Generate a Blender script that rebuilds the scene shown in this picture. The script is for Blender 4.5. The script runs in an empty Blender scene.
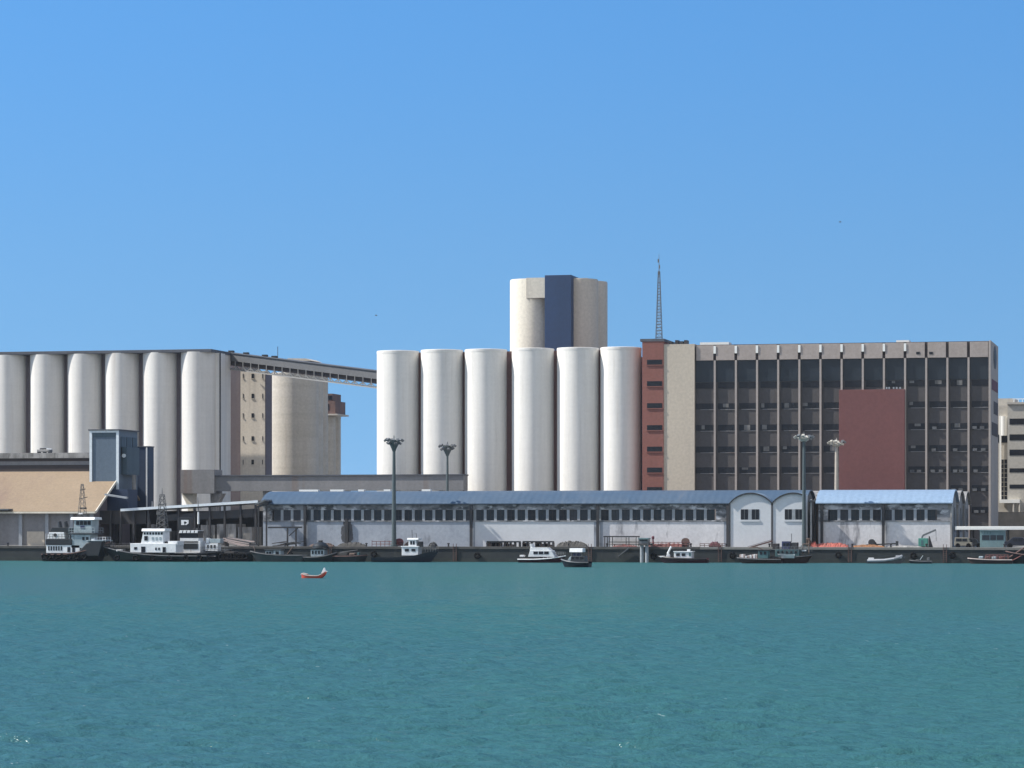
import bpy, math, random
from math import sin, cos, pi, radians, sqrt
import numpy as np
random.seed(7)
D = bpy.data
SC = bpy.context.scene
COL = SC.collection

# ------------------------------------------------------------------ camera geometry (level tele lens, yawed to the quay)
A = radians(13.0); F = 3000.0; HC = 5.5; HORIZ = 526.0
CA, SA = cos(A), sin(A)
def T(px, Y):
    u = (px-512.0)/F
    return Y/(CA+u*SA)
def X(px, Y):
    u = (px-512.0)/F
    return T(px, Y)*(-SA+u*CA)
def Z(py, px, Y):
    return HC+(HORIZ-py)/F*T(px, Y)
def S(px, Y):
    return F/T(px, Y)            # pixels per metre there

# ------------------------------------------------------------------ materials
M = {}
def mat(name, c1, c2=None, scale=0.3, stretch=(1,1,1), lo=0.35, hi=0.65, rough=0.8, metal=0.0, bump=0.0, bscale=None,
        c3=None, scale3=1.0, stretch3=(1,1,1), lo3=0.55, hi3=0.7, wave=None, spec=0.5, rings=0.0, fine=0.06):
    m = D.materials.new(name); m.use_nodes = True
    nt = m.node_tree; N = nt.nodes; L = nt.links
    b = N['Principled BSDF']
    b.inputs['Roughness'].default_value = rough
    b.inputs['Metallic'].default_value = metal
    b.inputs['Specular IOR Level'].default_value = spec
    tc = N.new('ShaderNodeTexCoord'); oi = N.new('ShaderNodeObjectInfo')
    va = N.new('ShaderNodeVectorMath'); va.operation = 'ADD'
    ml = N.new('ShaderNodeMath'); ml.operation = 'MULTIPLY'; ml.inputs[1].default_value = 137.0
    L.new(oi.outputs['Random'], ml.inputs[0])
    L.new(tc.outputs['Object'], va.inputs[0]); L.new(ml.outputs[0], va.inputs[1])
    def noise(sc, st, det=5.0, ro=0.6):
        mp = N.new('ShaderNodeMapping'); mp.inputs['Scale'].default_value = st
        L.new(va.outputs[0], mp.inputs['Vector'])
        n = N.new('ShaderNodeTexNoise'); n.inputs['Scale'].default_value = sc
        n.inputs['Detail'].default_value = det; n.inputs['Roughness'].default_value = ro
        L.new(mp.outputs[0], n.inputs['Vector'])
        return n.outputs['Fac']
    def ramp(fac, lo, hi):
        r = N.new('ShaderNodeMapRange'); r.inputs['From Min'].default_value = lo; r.inputs['From Max'].default_value = hi
        L.new(fac, r.inputs['Value']); return r.outputs['Result']
    def mix(fac, a, c, mode='MIX'):
        x = N.new('ShaderNodeMix'); x.data_type = 'RGBA'; x.blend_type = mode
        if isinstance(fac, float): x.inputs[0].default_value = fac
        else: L.new(fac, x.inputs[0])
        for sock, v in ((x.inputs[6], a), (x.inputs[7], c)):
            if isinstance(v, tuple): sock.default_value = (*v, 1)
            else: L.new(v, sock)
        return x.outputs[2]
    col = c1
    if c2: col = mix(ramp(noise(scale, stretch), lo, hi), c1, c2)
    if c3: col = mix(ramp(noise(scale3, stretch3), lo3, hi3), col, c3)
    if rings:
        mr = N.new('ShaderNodeMapRange'); mr.inputs['From Min'].default_value = .3; mr.inputs['From Max'].default_value = .7
        mr.inputs['To Min'].default_value = 1-rings; mr.inputs['To Max'].default_value = 1.0
        L.new(noise(1.1, (.03,.03,1), 6.0, .75), mr.inputs['Value'])
        cc = N.new('ShaderNodeCombineColor')
        for i in range(3): L.new(mr.outputs[0], cc.inputs[i])
        col = mix(1.0, col, cc.outputs[0], 'MULTIPLY')
    if fine:
        f = ramp(noise(2.2, (1,1,1), 3.0), 0.3, 0.7)
        mr = N.new('ShaderNodeMapRange'); mr.inputs['To Min'].default_value = 1-fine*2; mr.inputs['To Max'].default_value = 1+fine
        L.new(f, mr.inputs['Value'])
        cc = N.new('ShaderNodeCombineColor')
        for i in range(3): L.new(mr.outputs[0], cc.inputs[i])
        col = mix(1.0, col, cc.outputs[0], 'MULTIPLY')
    if isinstance(col, tuple): b.inputs['Base Color'].default_value = (*col, 1)
    else: L.new(col, b.inputs['Base Color'])
    if wave:
        ax, per, dist = wave
        sp = N.new('ShaderNodeSeparateXYZ'); L.new(tc.outputs['Object'], sp.inputs[0])
        k = N.new('ShaderNodeMath'); k.operation = 'MULTIPLY'; k.inputs[1].default_value = 2*pi/per
        L.new(sp.outputs['XYZ'.index(ax)], k.inputs[0])
        s = N.new('ShaderNodeMath'); s.operation = 'SINE'; L.new(k.outputs[0], s.inputs[0])
        bp = N.new('ShaderNodeBump'); bp.inputs['Distance'].default_value = dist; bp.inputs['Strength'].default_value = 1
        L.new(s.outputs[0], bp.inputs['Height']); L.new(bp.outputs[0], b.inputs['Normal'])
    elif bump:
        bp = N.new('ShaderNodeBump'); bp.inputs['Distance'].default_value = bump; bp.inputs['Strength'].default_value = 0.6
        L.new(noise(bscale or 1.5, (1,1,1)), bp.inputs['Height']); L.new(bp.outputs[0], b.inputs['Normal'])
    M[name] = m
    return m

V = (1,1,0.06)       # vertical streaks
H = (0.05,0.05,1)    # horizontal pour lines
mat('silo_white', (.75,.725,.68), (.65,.625,.585), .9, V, .3,.7, c3=(.52,.48,.43), scale3=1.3, stretch3=(1,1,.045), lo3=.60, hi3=.88, bump=.01, fine=.02, rings=.05)
mat('silo_grey', (.70,.68,.64), (.58,.56,.53), .6, V, .3,.7, c3=(.46,.41,.36), scale3=.8, stretch3=(1,1,.05), lo3=.58, hi3=.85, bump=.01, fine=.02, rings=.05)
mat('silo_beige', (.54,.49,.42), (.47,.42,.35), .35, H, .35,.65, c3=(.40,.33,.27), scale3=.6, stretch3=(1,1,.06), lo3=.55, hi3=.8, bump=.02, rings=.07)
mat('tower_cream', (.68,.63,.53), (.60,.56,.47), .5, V, .3,.7, c3=(.48,.43,.36), scale3=.7, stretch3=(1,1,.06), lo3=.6, hi3=.85)
mat('tower_beige', (.52,.46,.39), (.46,.41,.345), .3, V)
mat('headhouse_beige', (.66,.59,.49), (.58,.515,.43), .5, V, c3=(.48,.42,.35), scale3=.8, stretch3=(1,1,.06), lo3=.56, hi3=.8)
mat('infill_red', (.16,.085,.075), (.11,.065,.065), .4, V)
mat('infill_grey', (.17,.14,.15), (.12,.10,.11), .4, V)
mat('slab_dark', (.10,.11,.13), (.07,.075,.09), .4)
mat('brick_brown', (.18,.10,.08), (.12,.075,.065), .5)
mat('panel_blue', (.018,.046,.115), (.015,.04,.10), .25, V, rough=.55)
mat('tower_blue', (.10,.14,.185), (.085,.12,.165), .25, V, rough=.6)
mat('tower_frame', (.66,.72,.76), None, rough=.6)
mat('tower_teal', (.06,.095,.12), (.045,.075,.10), .4, V, rough=.6)
mat('tower_navy', (.018,.038,.085), (.014,.03,.068), .4, V, rough=.6)
mat('pipe_white', (.72,.73,.74), None, rough=.5)
mat('gallery_grey', (.225,.222,.225), (.19,.19,.195), .5, (1,1,.1), .35,.65, c3=(.20,.165,.15), scale3=.25, stretch3=(1,1,.02), lo3=.6, hi3=.7)
mat('conveyor_grey', (.115,.118,.125), (.095,.098,.105), .3, (1,1,1))
mat('conveyor_truss', (.27,.265,.255), None, rough=.6)
mat('conveyor_dark', (.05,.04,.04), None)
mat('steel_dark', (.022,.025,.03), (.035,.03,.03), .8, rough=.6)
mat('steel_grey', (.13,.14,.15), (.10,.105,.11), .8, rough=.55)
mat('mast_green', (.07,.095,.10), (.055,.075,.08), .4, V, rough=.6)
mat('mast_beige', (.40,.36,.31), (.33,.30,.26), .4, V, rough=.6)
mat('lamp_head', (.40,.38,.33), None, rough=.4)
mat('roof_blue', (.052,.086,.132), (.068,.10,.142), .12, (1,.4,1), .4,.62, c3=(.10,.125,.16), scale3=.35, stretch3=(1,.2,.2), lo3=.58, hi3=.75, rough=.5, wave=('X',1.1,.008))
mat('roof_skyblue', (.205,.29,.40), (.225,.31,.415), .15, (1,.4,1), .35,.7, rough=.5, wave=('X',1.1,.008))
mat('roof_greyblue', (.15,.21,.28), (.18,.24,.30), .2, (1,.4,1), rough=.55, wave=('Y',1.1,.008))
mat('roof_tan', (.27,.20,.13), (.24,.175,.112), .10, (1,1,1), .35,.65, c3=(.21,.145,.10), scale3=.09, stretch3=(1,.35,.35), lo3=.58, hi3=.72, wave=('X',.9,.002))
mat('wall_shed', (.24,.235,.24), (.19,.185,.19), .3, V)
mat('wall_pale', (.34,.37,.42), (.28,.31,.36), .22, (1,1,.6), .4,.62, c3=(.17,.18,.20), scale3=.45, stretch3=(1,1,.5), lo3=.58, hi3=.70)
mat('wall_white', (.62,.61,.62), (.52,.515,.53), .2, (1,1,.6), .4,.65, c3=(.20,.20,.215), scale3=.45, stretch3=(1.3,1,.35), lo3=.56, hi3=.70)
mat('wall_gable', (.58,.59,.61), (.53,.54,.56), .2, (1,1,.6), fine=.03)
mat('wall_grime', (.26,.26,.275), (.06,.065,.07), 1.0, (.5,1,1.1), .42,.60, c3=(.50,.50,.52), scale3=.8, stretch3=(.6,1,1.2), lo3=.53, hi3=.62)
mat('pier_grey', (.33,.35,.38), (.26,.28,.30), .8, V)
mat('concrete_old', (.33,.32,.31), (.16,.155,.15), .9, (1,1,.35), .38,.62, c3=(.07,.07,.07), scale3=.8, stretch3=(1,1,.25), lo3=.55, hi3=.7, bump=.05)
mat('glass_dark', (.010,.012,.018), (.016,.018,.024), .7, rough=.3, fine=0, spec=.25)
mat('glass_blue', (.016,.024,.033), (.022,.03,.04), .35, rough=.3, fine=0, spec=.3)
mat('shutter', (.045,.05,.06), (.03,.034,.042), 1.5, rough=.7)
mat('office_fin', (.38,.33,.30), (.33,.285,.26), .5, V)
mat('office_fascia', (.37,.315,.285), (.33,.28,.25), .3, (1,1,.3))
mat('office_spandrel', (.074,.067,.067), (.062,.057,.058), .25, (1,1,1), .35,.65)
mat('office_beige', (.52,.45,.36), (.48,.415,.335), .15, (1,1,.3), .35,.65)
mat('office_red', (.24,.093,.074), (.21,.083,.066), .3, (1,1,.3))
mat('office_panel', (.16,.058,.054), (.142,.052,.05), .2, (1,1,.5), .3,.7, c3=(.25,.04,.05), scale3=.16, lo3=.66, hi3=.8, rough=.7)
mat('office_blind', (.17,.165,.16), (.11,.105,.10), 1.0)
mat('office_side', (.36,.32,.29), (.31,.275,.25), .3, (1,1,.3))
mat('maroon', (.11,.03,.045), None)
mat('annex_beige', (.47,.44,.385), (.42,.39,.345), .25, (1,1,.3), .35,.65)
mat('annex_white', (.80,.79,.75), None, fine=.03)
mat('ground_grey', (.20,.195,.18), (.15,.145,.135), .15, rough=.9)
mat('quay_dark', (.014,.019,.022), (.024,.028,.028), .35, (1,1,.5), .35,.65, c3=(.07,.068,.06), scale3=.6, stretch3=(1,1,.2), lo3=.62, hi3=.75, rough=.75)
mat('weed', (.012,.017,.014), (.022,.028,.024), .8, (1,1,.8), c3=(.075,.08,.075), scale3=.9, stretch3=(.4,1,1), lo3=.62, hi3=.72, rough=.6)
mat('quay_cap', (.09,.085,.08), (.055,.053,.05), .6, rough=.9)
mat('rubber', (.006,.006,.007), None, rough=.9, spec=.15)
mat('hull_black', (.008,.012,.016), (.015,.017,.02), .7, (1,1,.4), rough=.5)
mat('hull_navy', (.008,.011,.024), (.012,.015,.026), .7, rough=.45)
mat('hull_maroon', (.055,.010,.018), (.04,.010,.016), .7, rough=.45)
mat('hull_grey', (.03,.039,.046), (.042,.048,.053), .7, rough=.5)
mat('hull_rust', (.05,.024,.02), (.03,.018,.017), .9, rough=.7)
mat('hull_white', (.72,.73,.74), (.62,.63,.64), .8, rough=.4)
mat('dinghy_grey', (.36,.37,.40), (.27,.28,.30), 1.2, rough=.5)
mat('paint_white', (.78,.79,.80), (.70,.71,.72), 1.0, rough=.45, c3=(.45,.38,.32), scale3=1.3, stretch3=(1,1,.3), lo3=.64, hi3=.78)
mat('paint_pale', (.34,.40,.43), (.25,.31,.34), .9, rough=.5, c3=(.16,.19,.20), scale3=1.4, lo3=.6, hi3=.7)
mat('deck_grey', (.05,.054,.055), (.07,.06,.056), .9, rough=.8)
mat('strake_rust', (.14,.075,.065), (.09,.055,.05), 1.0, rough=.8)
mat('strake_grey', (.12,.125,.13), (.075,.075,.08), 1.0, rough=.8)
mat('cabin_navy', (.03,.04,.11), (.025,.032,.08), .8, rough=.5)
mat('cabin_teal', (.06,.14,.15), (.05,.10,.11), .8, rough=.5)
mat('kiosk_teal', (.14,.22,.23), (.11,.18,.20), .8, V, rough=.5)
mat('crane_green', (.07,.25,.20), (.055,.20,.16), .8, rough=.5)
mat('timber_pink', (.46,.385,.36), (.36,.29,.27), 1.2, (.3,1,1), rough=.85)
mat('net_red', (.20,.05,.045), (.12,.04,.04), 1.2, rough=.9)
mat('net_coral', (.50,.13,.10), (.30,.11,.09), 1.0, rough=.9)
mat('orange', (.33,.14,.05), (.20,.10,.05), 1.0, rough=.7)
mat('rail_rust', (.19,.065,.06), (.11,.05,.045), 1.0, rough=.8)
mat('boat_red', (.60,.075,.04), (.50,.07,.04), 1.0, rough=.5)
mat('dark_stain', (.06,.062,.068), (.10,.10,.11), 2.0, rough=.9)
mat('rope_brown', (.12,.085,.07), None, rough=.9)
mat('van_beige', (.22,.20,.16), None, rough=.4)
mat('person_dark', (.05,.05,.06), None)
mat('skin', (.22,.12,.08), None)
mat('leaf', (.03,.05,.03), (.05,.07,.035), 2.0, rough=.9)

# ------------------------------------------------------------------ mesh builder
class MB:
    def __init__(s): s.v = []; s.f = []
    def add(s, vs, fs):
        o = len(s.v); s.v += [tuple(p) for p in vs]; s.f += [tuple(i+o for i in f) for f in fs]; return s
    def box(s, x0, x1, y0, y1, z0, z1):
        if x0 > x1: x0, x1 = x1, x0
        if y0 > y1: y0, y1 = y1, y0
        if z0 > z1: z0, z1 = z1, z0
        return s.add([(x0,y0,z0),(x1,y0,z0),(x1,y1,z0),(x0,y1,z0),(x0,y0,z1),(x1,y0,z1),(x1,y1,z1),(x0,y1,z1)],
              [(0,3,2,1),(4,5,6,7),(0,1,5,4),(1,2,6,5),(2,3,7,6),(3,0,4,7)])
    def lathe(s, cx, cy, prof, n=24, caps=True):
        vs = []; fs = []
        for r, z in prof:
            for i in range(n):
                a = 2*pi*i/n; vs.append((cx+r*cos(a), cy+r*sin(a), z))
        for k in range(len(prof)-1):
            for i in range(n):
                j = (i+1) % n; fs.append((k*n+i, k*n+j, (k+1)*n+j, (k+1)*n+i))
        if caps:
            fs.append(tuple(range(n-1,-1,-1))); fs.append(tuple(range((len(prof)-1)*n, len(prof)*n)))
        return s.add(vs, fs)
    def cyl(s, cx, cy, z0, z1, r, n=24, r1=None):
        return s.lathe(cx, cy, [(r, z0), (r if r1 is None else r1, z1)], n)
    def tube(s, p, q, r, n=6, r1=None):
        p = np.array(p, float); q = np.array(q, float); d = q-p; l = np.linalg.norm(d)
        if l < 1e-6: return s
        d /= l; up = np.array((0,0,1.)) if abs(d[2]) < .95 else np.array((1.,0,0))
        u = np.cross(d, up); u /= np.linalg.norm(u); w = np.cross(d, u)
        vs = []; r1 = r if r1 is None else r1
        for c, rr in ((p, r), (q, r1)):
            for i in range(n):
                a = 2*pi*i/n; vs.append(tuple(c+rr*(cos(a)*u+sin(a)*w)))
        fs = [(i, (i+1) % n, n+(i+1) % n, n+i) for i in range(n)]+[tuple(range(n-1,-1,-1)), tuple(range(n, 2*n))]
        return s.add(vs, fs)
    def bar(s, p, q, w, h):
        # square bar between two points, w sideways (level) and h upright
        p = np.array(p, float); q = np.array(q, float); d = q-p; l = np.linalg.norm(d); d /= l
        up = np.array((0,0,1.)) if abs(d[2]) < .95 else np.array((0,1.,0))
        u = np.cross(d, up); u /= np.linalg.norm(u); k = np.cross(u, d)
        vs = [tuple(c+a*u*w/2+b*k*h/2) for c in (p, q) for a, b in ((-1,-1),(1,-1),(1,1),(-1,1))]
        return s.add(vs, [(3,2,1,0),(4,5,6,7),(0,1,5,4),(1,2,6,5),(2,3,7,6),(3,0,4,7)])
    def prism(s, poly, axis, a, b):
        # poly: list of 2D points; extruded along axis from a to b
        n = len(poly)
        def mk(p, t): return {'x': (t, p[0], p[1]), 'y': (p[0], t, p[1]), 'z': (p[0], p[1], t)}[axis]
        vs = [mk(p, a) for p in poly]+[mk(p, b) for p in poly]
        fs = [(i, (i+1) % n, n+(i+1) % n, n+i) for i in range(n)]+[tuple(range(n-1,-1,-1)), tuple(range(n, 2*n))]
        return s.add(vs, fs)
    def build(s, name, m, parent=None, smooth=False, bevel=0.0, label=None):
        me = D.meshes.new(name); vs = s.v
        if parent is not None:
            r = parent
            while r.parent: r = r.parent
            if r.get('_world'):
                lx, ly, lz = r.location; vs = [(x-lx, y-ly, z-lz) for x, y, z in vs]
        me.from_pydata(vs, [], s.f); me.update()
        import bmesh
        bm = bmesh.new(); bm.from_mesh(me); bmesh.ops.recalc_face_normals(bm, faces=bm.faces[:]); bm.to_mesh(me); bm.free()
        me.materials.append(M[m] if isinstance(m, str) else m)
        o = D.objects.new(name, me); COL.objects.link(o)
        if parent: o.parent = parent
        if smooth:
            for p in me.polygons: p.use_smooth = True
            try: me.set_sharp_from_angle(angle=radians(35))
            except Exception: pass
        if bevel:
            b = o.modifiers.new('bevel', 'BEVEL'); b.width = bevel; b.segments = 2; b.limit_method = 'ANGLE'
        if label: o['label'] = label
        return o
def tag(o, label=None, cat=None, group=None, kind=None):
    if label: o['label'] = label
    if cat: o['category'] = cat
    if group: o['group'] = group
    if kind: o['kind'] = kind
    return o
def thing(name, label, cat, loc, group=None, world=True):
    o = D.objects.new(name, None); COL.objects.link(o); o.location = loc; o.empty_display_size = .5
    if world: o['_world'] = 1
    return tag(o, label, cat, group)
def copy_tree(o, parent=None):
    c = o.copy(); COL.objects.link(c)
    if parent: c.parent = parent
    for ch in list(o.children): copy_tree(ch, c)
    return c
def arc(cx, zs, half, rise, n=20):
    # points of a segmental arch from left springing to right springing
    R = (half*half+rise*rise)/(2*rise); zc = zs+rise-R; a0 = math.asin(half/R)
    return [(cx+R*sin(-a0+2*a0*i/n), zc+R*cos(-a0+2*a0*i/n)) for i in range(n+1)]
GZ = 2.3           # level of the quay
QY = 446.0         # quay face

# ------------------------------------------------------------------ ground, quay, water
g = MB()
g.add([(-3000,QY+.6,GZ),(3000,QY+.6,GZ),(3000,4000,GZ),(-3000,4000,GZ)], [(0,1,2,3)])
tag(g.build('ground', 'ground_grey'), kind='structure')

q = thing('quay_wall', 'long dark stained concrete quay wall along the water, moored with boats', 'quay wall', (-60, QY, 0))
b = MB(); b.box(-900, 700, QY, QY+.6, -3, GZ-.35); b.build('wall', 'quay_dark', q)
b = MB(); b.box(-900, X(700, QY)-.01, QY-.12, QY+1.3, GZ-.345, GZ+.05); b.build('coping', 'quay_cap', q, bevel=.03)
b = MB(); b.box(X(700, QY), 700, QY-.12, QY+1.3, GZ-.345, GZ+.05); b.build('coping', 'ground_grey', q, bevel=.03, label='paler stretch of coping at the right half of the quay')
b = MB(); b.box(-900, 700, QY-.03, QY-.002, -3, .55); b.build('tide_band', 'weed', q)
for px in (150, 330, 455, 590, 720, 850, 945):
    b = MB(); xx = X(px, QY)
    b.box(xx-.28, xx-.2, QY-.2, QY-.12, .1, GZ+.5); b.box(xx+.2, xx+.28, QY-.2, QY-.12, .1, GZ+.5)
    for k_ in range(8): b.box(xx-.199, xx+.199, QY-.18, QY-.14, .3+k_*.28, .34+k_*.28)
    b.build('ladder', 'strake_rust', q)
for i in range(13):
    px = -10+i*82+random.uniform(-30, 30); x = X(px, QY)
    b = MB()
    n = 14; R = .36; r = .14; zc = GZ-1.1-random.uniform(0, .3)
    vs = []; fs = []
    for a in range(n):
        for c in range(6):
            th = 2*pi*a/n; ph = 2*pi*c/6
            vs.append((x+(R+r*cos(ph))*cos(th), QY-.2+r*sin(ph), zc+(R+r*cos(ph))*sin(th)))
    for a in range(n):
        for c in range(6):
            fs.append((a*6+c, ((a+1) % n)*6+c, ((a+1) % n)*6+(c+1) % 6, a*6+(c+1) % 6))
    b.add(vs, fs); b.build('tyre_fender', 'rubber', q, smooth=True)
for i in range(26):
    x = X(8+i*40+random.uniform(-5, 5), QY)
    b = MB(); b.lathe(x, QY+.75, [(.16, GZ+.05), (.13, GZ+.25), (.12, GZ+.4), (.21, GZ+.45), (.21, GZ+.55), (.1, GZ+.6)], 10); b.build('bollard', 'steel_dark', q, smooth=True)

def water():
    # a fan-shaped sheet whose rows get longer with distance; the waves are real relief
    nr, nc = 1140, 620
    d = np.concatenate([np.linspace(.5, 38, 30), 40*(620/40)**(np.linspace(0, 1, nr-40)), np.linspace(800, 2900, 10)])
    ang = radians(1)*np.concatenate([np.linspace(-150, -20, 50)[:-1], np.linspace(-20, 20, nc-98), np.linspace(20, 150, 50)[1:]])+A      # around the line of sight
    dd, aa = np.meshgrid(d, ang, indexing='ij')
    x = -dd*np.sin(aa); y = dd*np.cos(aa)
    dr = np.gradient(d)[:, None]; dc = dd*np.gradient(ang)[None, :]
    z = np.zeros_like(x)
    rng = np.random.default_rng(3)
    gust = 1+.45*np.sin(x*.05+1.3*np.sin(y*.021))*np.sin(y*.035+.9*np.sin(x*.03)+1)+.2*np.sin(x*.21+y*.13)
    for k in range(110):
        lam = 0.28*(2.4/.28)**rng.random()
        th = radians(272)+rng.normal(0, .42)                # wind from the right, slightly towards us
        kx, ky = 2*pi/lam*cos(th), 2*pi/lam*sin(th)
        amp = .0068*lam**.9
        cell = np.abs(np.sin(aa)*cos(th)-np.cos(aa)*sin(th))*dr+np.abs(np.cos(aa)*cos(th)+np.sin(aa)*sin(th))*dc
        fade = np.clip((lam/np.maximum(cell, 1e-6)-2.5)/2.5, 0, 1)
        ph = rng.random()*2*pi+.8*np.sin(x*.11+k)+.8*np.sin(y*.09+2*k)
        s = np.sin(kx*x+ky*y+ph)
        z += gust*amp*fade*(s+.35*np.cos(2*(kx*x+ky*y+ph)))
    me = D.meshes.new('water')
    n = nr*nc
    me.vertices.add(n); me.vertices.foreach_set('co', np.stack([x, y, z], -1).astype(np.float32).ravel())
    i = np.arange(nr-1)[:, None]*nc+np.arange(nc-1)[None, :]
    quads = np.stack([i, i+nc, i+nc+1, i+1], -1).reshape(-1)
    nf = (nr-1)*(nc-1)
    me.loops.add(nf*4); me.loops.foreach_set('vertex_index', quads.astype(np.int32))
    me.polygons.add(nf); me.polygons.foreach_set('loop_start', np.arange(0, nf*4, 4, dtype=np.int32))
    me.polygons.foreach_set('use_smooth', np.ones(nf, dtype=bool))
    me.update(calc_edges=True); me.validate()
    # make sure the sheet faces up
    if me.polygons[0].normal.z < 0: me.flip_normals()
    m = D.materials.new('sea'); m.use_nodes = True; nt = m.node_tree; N = nt.nodes; L = nt.links
    N.remove(N['Principled BSDF']); bs = N.new('ShaderNodeBsdfDiffuse'); gs = N.new('ShaderNodeBsdfGlossy'); gs.inputs['Roughness'].default_value = .14
    ms = N.new('ShaderNodeMixShader'); fr = N.new('ShaderNodeFresnel'); fr.inputs['IOR'].default_value = 1.33
    mm = N.new('ShaderNodeMapRange'); mm.inputs['From Min'].default_value = .02; mm.inputs['From Max'].default_value = .7
    mm.inputs['To Min'].default_value = .02; mm.inputs['To Max'].default_value = SEAREF          # wind ripples keep a sea from mirroring fully at a low angle
    L.new(fr.outputs[0], mm.inputs['Value']); L.new(mm.outputs[0], ms.inputs[0])
    L.new(bs.outputs[0], ms.inputs[1]); L.new(gs.outputs[0], ms.inputs[2]); L.new(ms.outputs[0], N['Material Output'].inputs['Surface'])
    geo = N.new('ShaderNodeNewGeometry')
    def noise(sc, st, rot=0, det=4, ro=.6):
        mp = N.new('ShaderNodeMapping'); mp.inputs['Scale'].default_value = st; mp.inputs['Rotation'].default_value = (0,0,rot)
        L.new(geo.outputs['Position'], mp.inputs['Vector'])
        t = N.new('ShaderNodeTexNoise'); t.inputs['Scale'].default_value = sc; t.inputs['Detail'].default_value = det; t.inputs['Roughness'].default_value = ro
        L.new(mp.outputs[0], t.inputs['Vector']); return t.outputs['Fac']
    def rng_(f, a, b_, c=0., d_=1.):
        r = N.new('ShaderNodeMapRange'); r.inputs['From Min'].default_value = a; r.inputs['From Max'].default_value = b_
        r.inputs['To Min'].default_value = c; r.inputs['To Max'].default_value = d_; L.new(f, r.inputs['Value']); return r.outputs[0]
    # big patches of slightly greener and bluer water
    mx = N.new('ShaderNodeMix'); mx.data_type = 'RGBA'; L.new(rng_(noise(.018, (1, .45, 1), A), .35, .65), mx.inputs[0])
    mx.inputs[6].default_value = SEA1; mx.inputs[7].default_value = SEA2
    fo = N.new('ShaderNodeMix'); fo.data_type = 'RGBA'; L.new(rng_(noise(3.0, (.5, 1, 1), A, 6, .74), .68, .73), fo.inputs[0])
    L.new(mx.outputs[2], fo.inputs[6]); fo.inputs[7].default_value = (.55, .62, .65, 1)  # pale foam specks that also paint in the sparkle of the water
    L.new(fo.outputs[2], bs.inputs['Color'])
    b1 = N.new('ShaderNodeBump'); b1.inputs['Distance'].default_value = .42; b1.inputs['Strength'].default_value = .7
    L.new(noise(1.1, (.8, 1.4, 1), A, 5, .62), b1.inputs['Height'])
    b2 = N.new('ShaderNodeBump'); b2.inputs['Distance'].default_value = .15; b2.inputs['Strength'].default_value = .5
    L.new(noise(.16, (.6, 1.5, 1), A, 4, .6), b2.inputs['Height']); L.new(b1.outputs[0], b2.inputs['Normal'])
    L.new(b2.outputs[0], bs.inputs['Normal']); L.new(b2.outputs[0], gs.inputs['Normal']); L.new(b2.outputs[0], fr.inputs['Normal'])
    me.materials.append(m)
    o = D.objects.new('water', me); COL.objects.link(o); tag(o, kind='structure')
SEAREF = .26
SEA1 = (.033, .109, .109, 1); SEA2 = (.034, .102, .119, 1)
water()

# ------------------------------------------------------------------ silos
def silo(px, Y, wpx, ytop, m, label, group, name='silo', z0=GZ, cap=True, n=72):
    cx = X(px, Y); r = wpx/2/S(px, Y); zt = Z(ytop, px, Y-r)
    o = thing(name, label, 'silo', (cx, Y, z0), group)
    b = MB(); b.lathe(cx, Y, [(r, z0), (r, zt-.5)], n); b.build('barrel', m, o, smooth=True)
    if cap:
        b = MB(); b.lathe(cx, Y, [(r+.025, zt-.498), (r+.03, zt-.42), (r+.03, zt-.06), (r-.05, zt)], n); b.build('rim', m, o, smooth=True)
    return o, cx, r, zt

SY = 503.4
rs = [(398,42.2,350,'leftmost white silo of the right row, beside the open strip of sky'),
      (442,42.2,349,'second silo of the right white row, rising behind a small lamp mast'),
      (486,42.4,348.5,'third white silo of right row, first whose foot the grey gallery leaves clear'),
      (533,42.4,347.6,'white silo standing right below the left cream cylinder of the high tower'),
      (578,42.0,347,'white silo standing below the dark blue panel of the high tower'),
      (621,41.0,346.5,'rightmost white silo of the right row, against the red stair tower')]
cxs = []
for px, w, yt, lb in rs:
    o, cx, r, zt = silo(px, SY, w, yt, 'silo_white', lb, 'white silos right of the sky gap'); cxs.append((cx, r, zt))
o = thing('infill_wall', 'dark red brown wall seen in the slots between the right white silos', 'wall', (cxs[0][0], SY, GZ))
b = MB(); b.box(cxs[0][0], cxs[-1][0]+3.2, SY+.2, SY+1.2, GZ, cxs[0][2]-.25); b.build('wall', 'infill_red', o)
b = MB(); b.box(cxs[0][0]+1, cxs[-1][0]+2.5, SY+1.25, SY+22, GZ, cxs[0][2]-1.2); b.build('rear_block', 'infill_red', o)

# left block: six silos in front
LY = 560.0
ls = [(9.5,34.6,351.0,'white silo cut by the left edge of the picture'),
      (47.7,34.8,350.5,'left row white silo rising behind the small rusty rooftop unit'),
      (85,34.6,349.8,'left row white silo half hidden by left part of grey blue tower'),
      (122.5,34.6,349.1,'left row white silo directly behind the right half of the grey blue tower'),
      (160.2,34.4,348.4,'left row white silo standing right of the dark navy lift shaft'),
      (199,36,347.7,'left row white silo at the corner, nearest the beige headhouse')]
lcx = []
for px, w, yt, lb in ls:
    o, cx, r, zt = silo(px, LY, w, yt+1.2, 'silo_grey', lb, 'white silos of the left block', cap=False); lcx.append((cx, r, zt))
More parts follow.
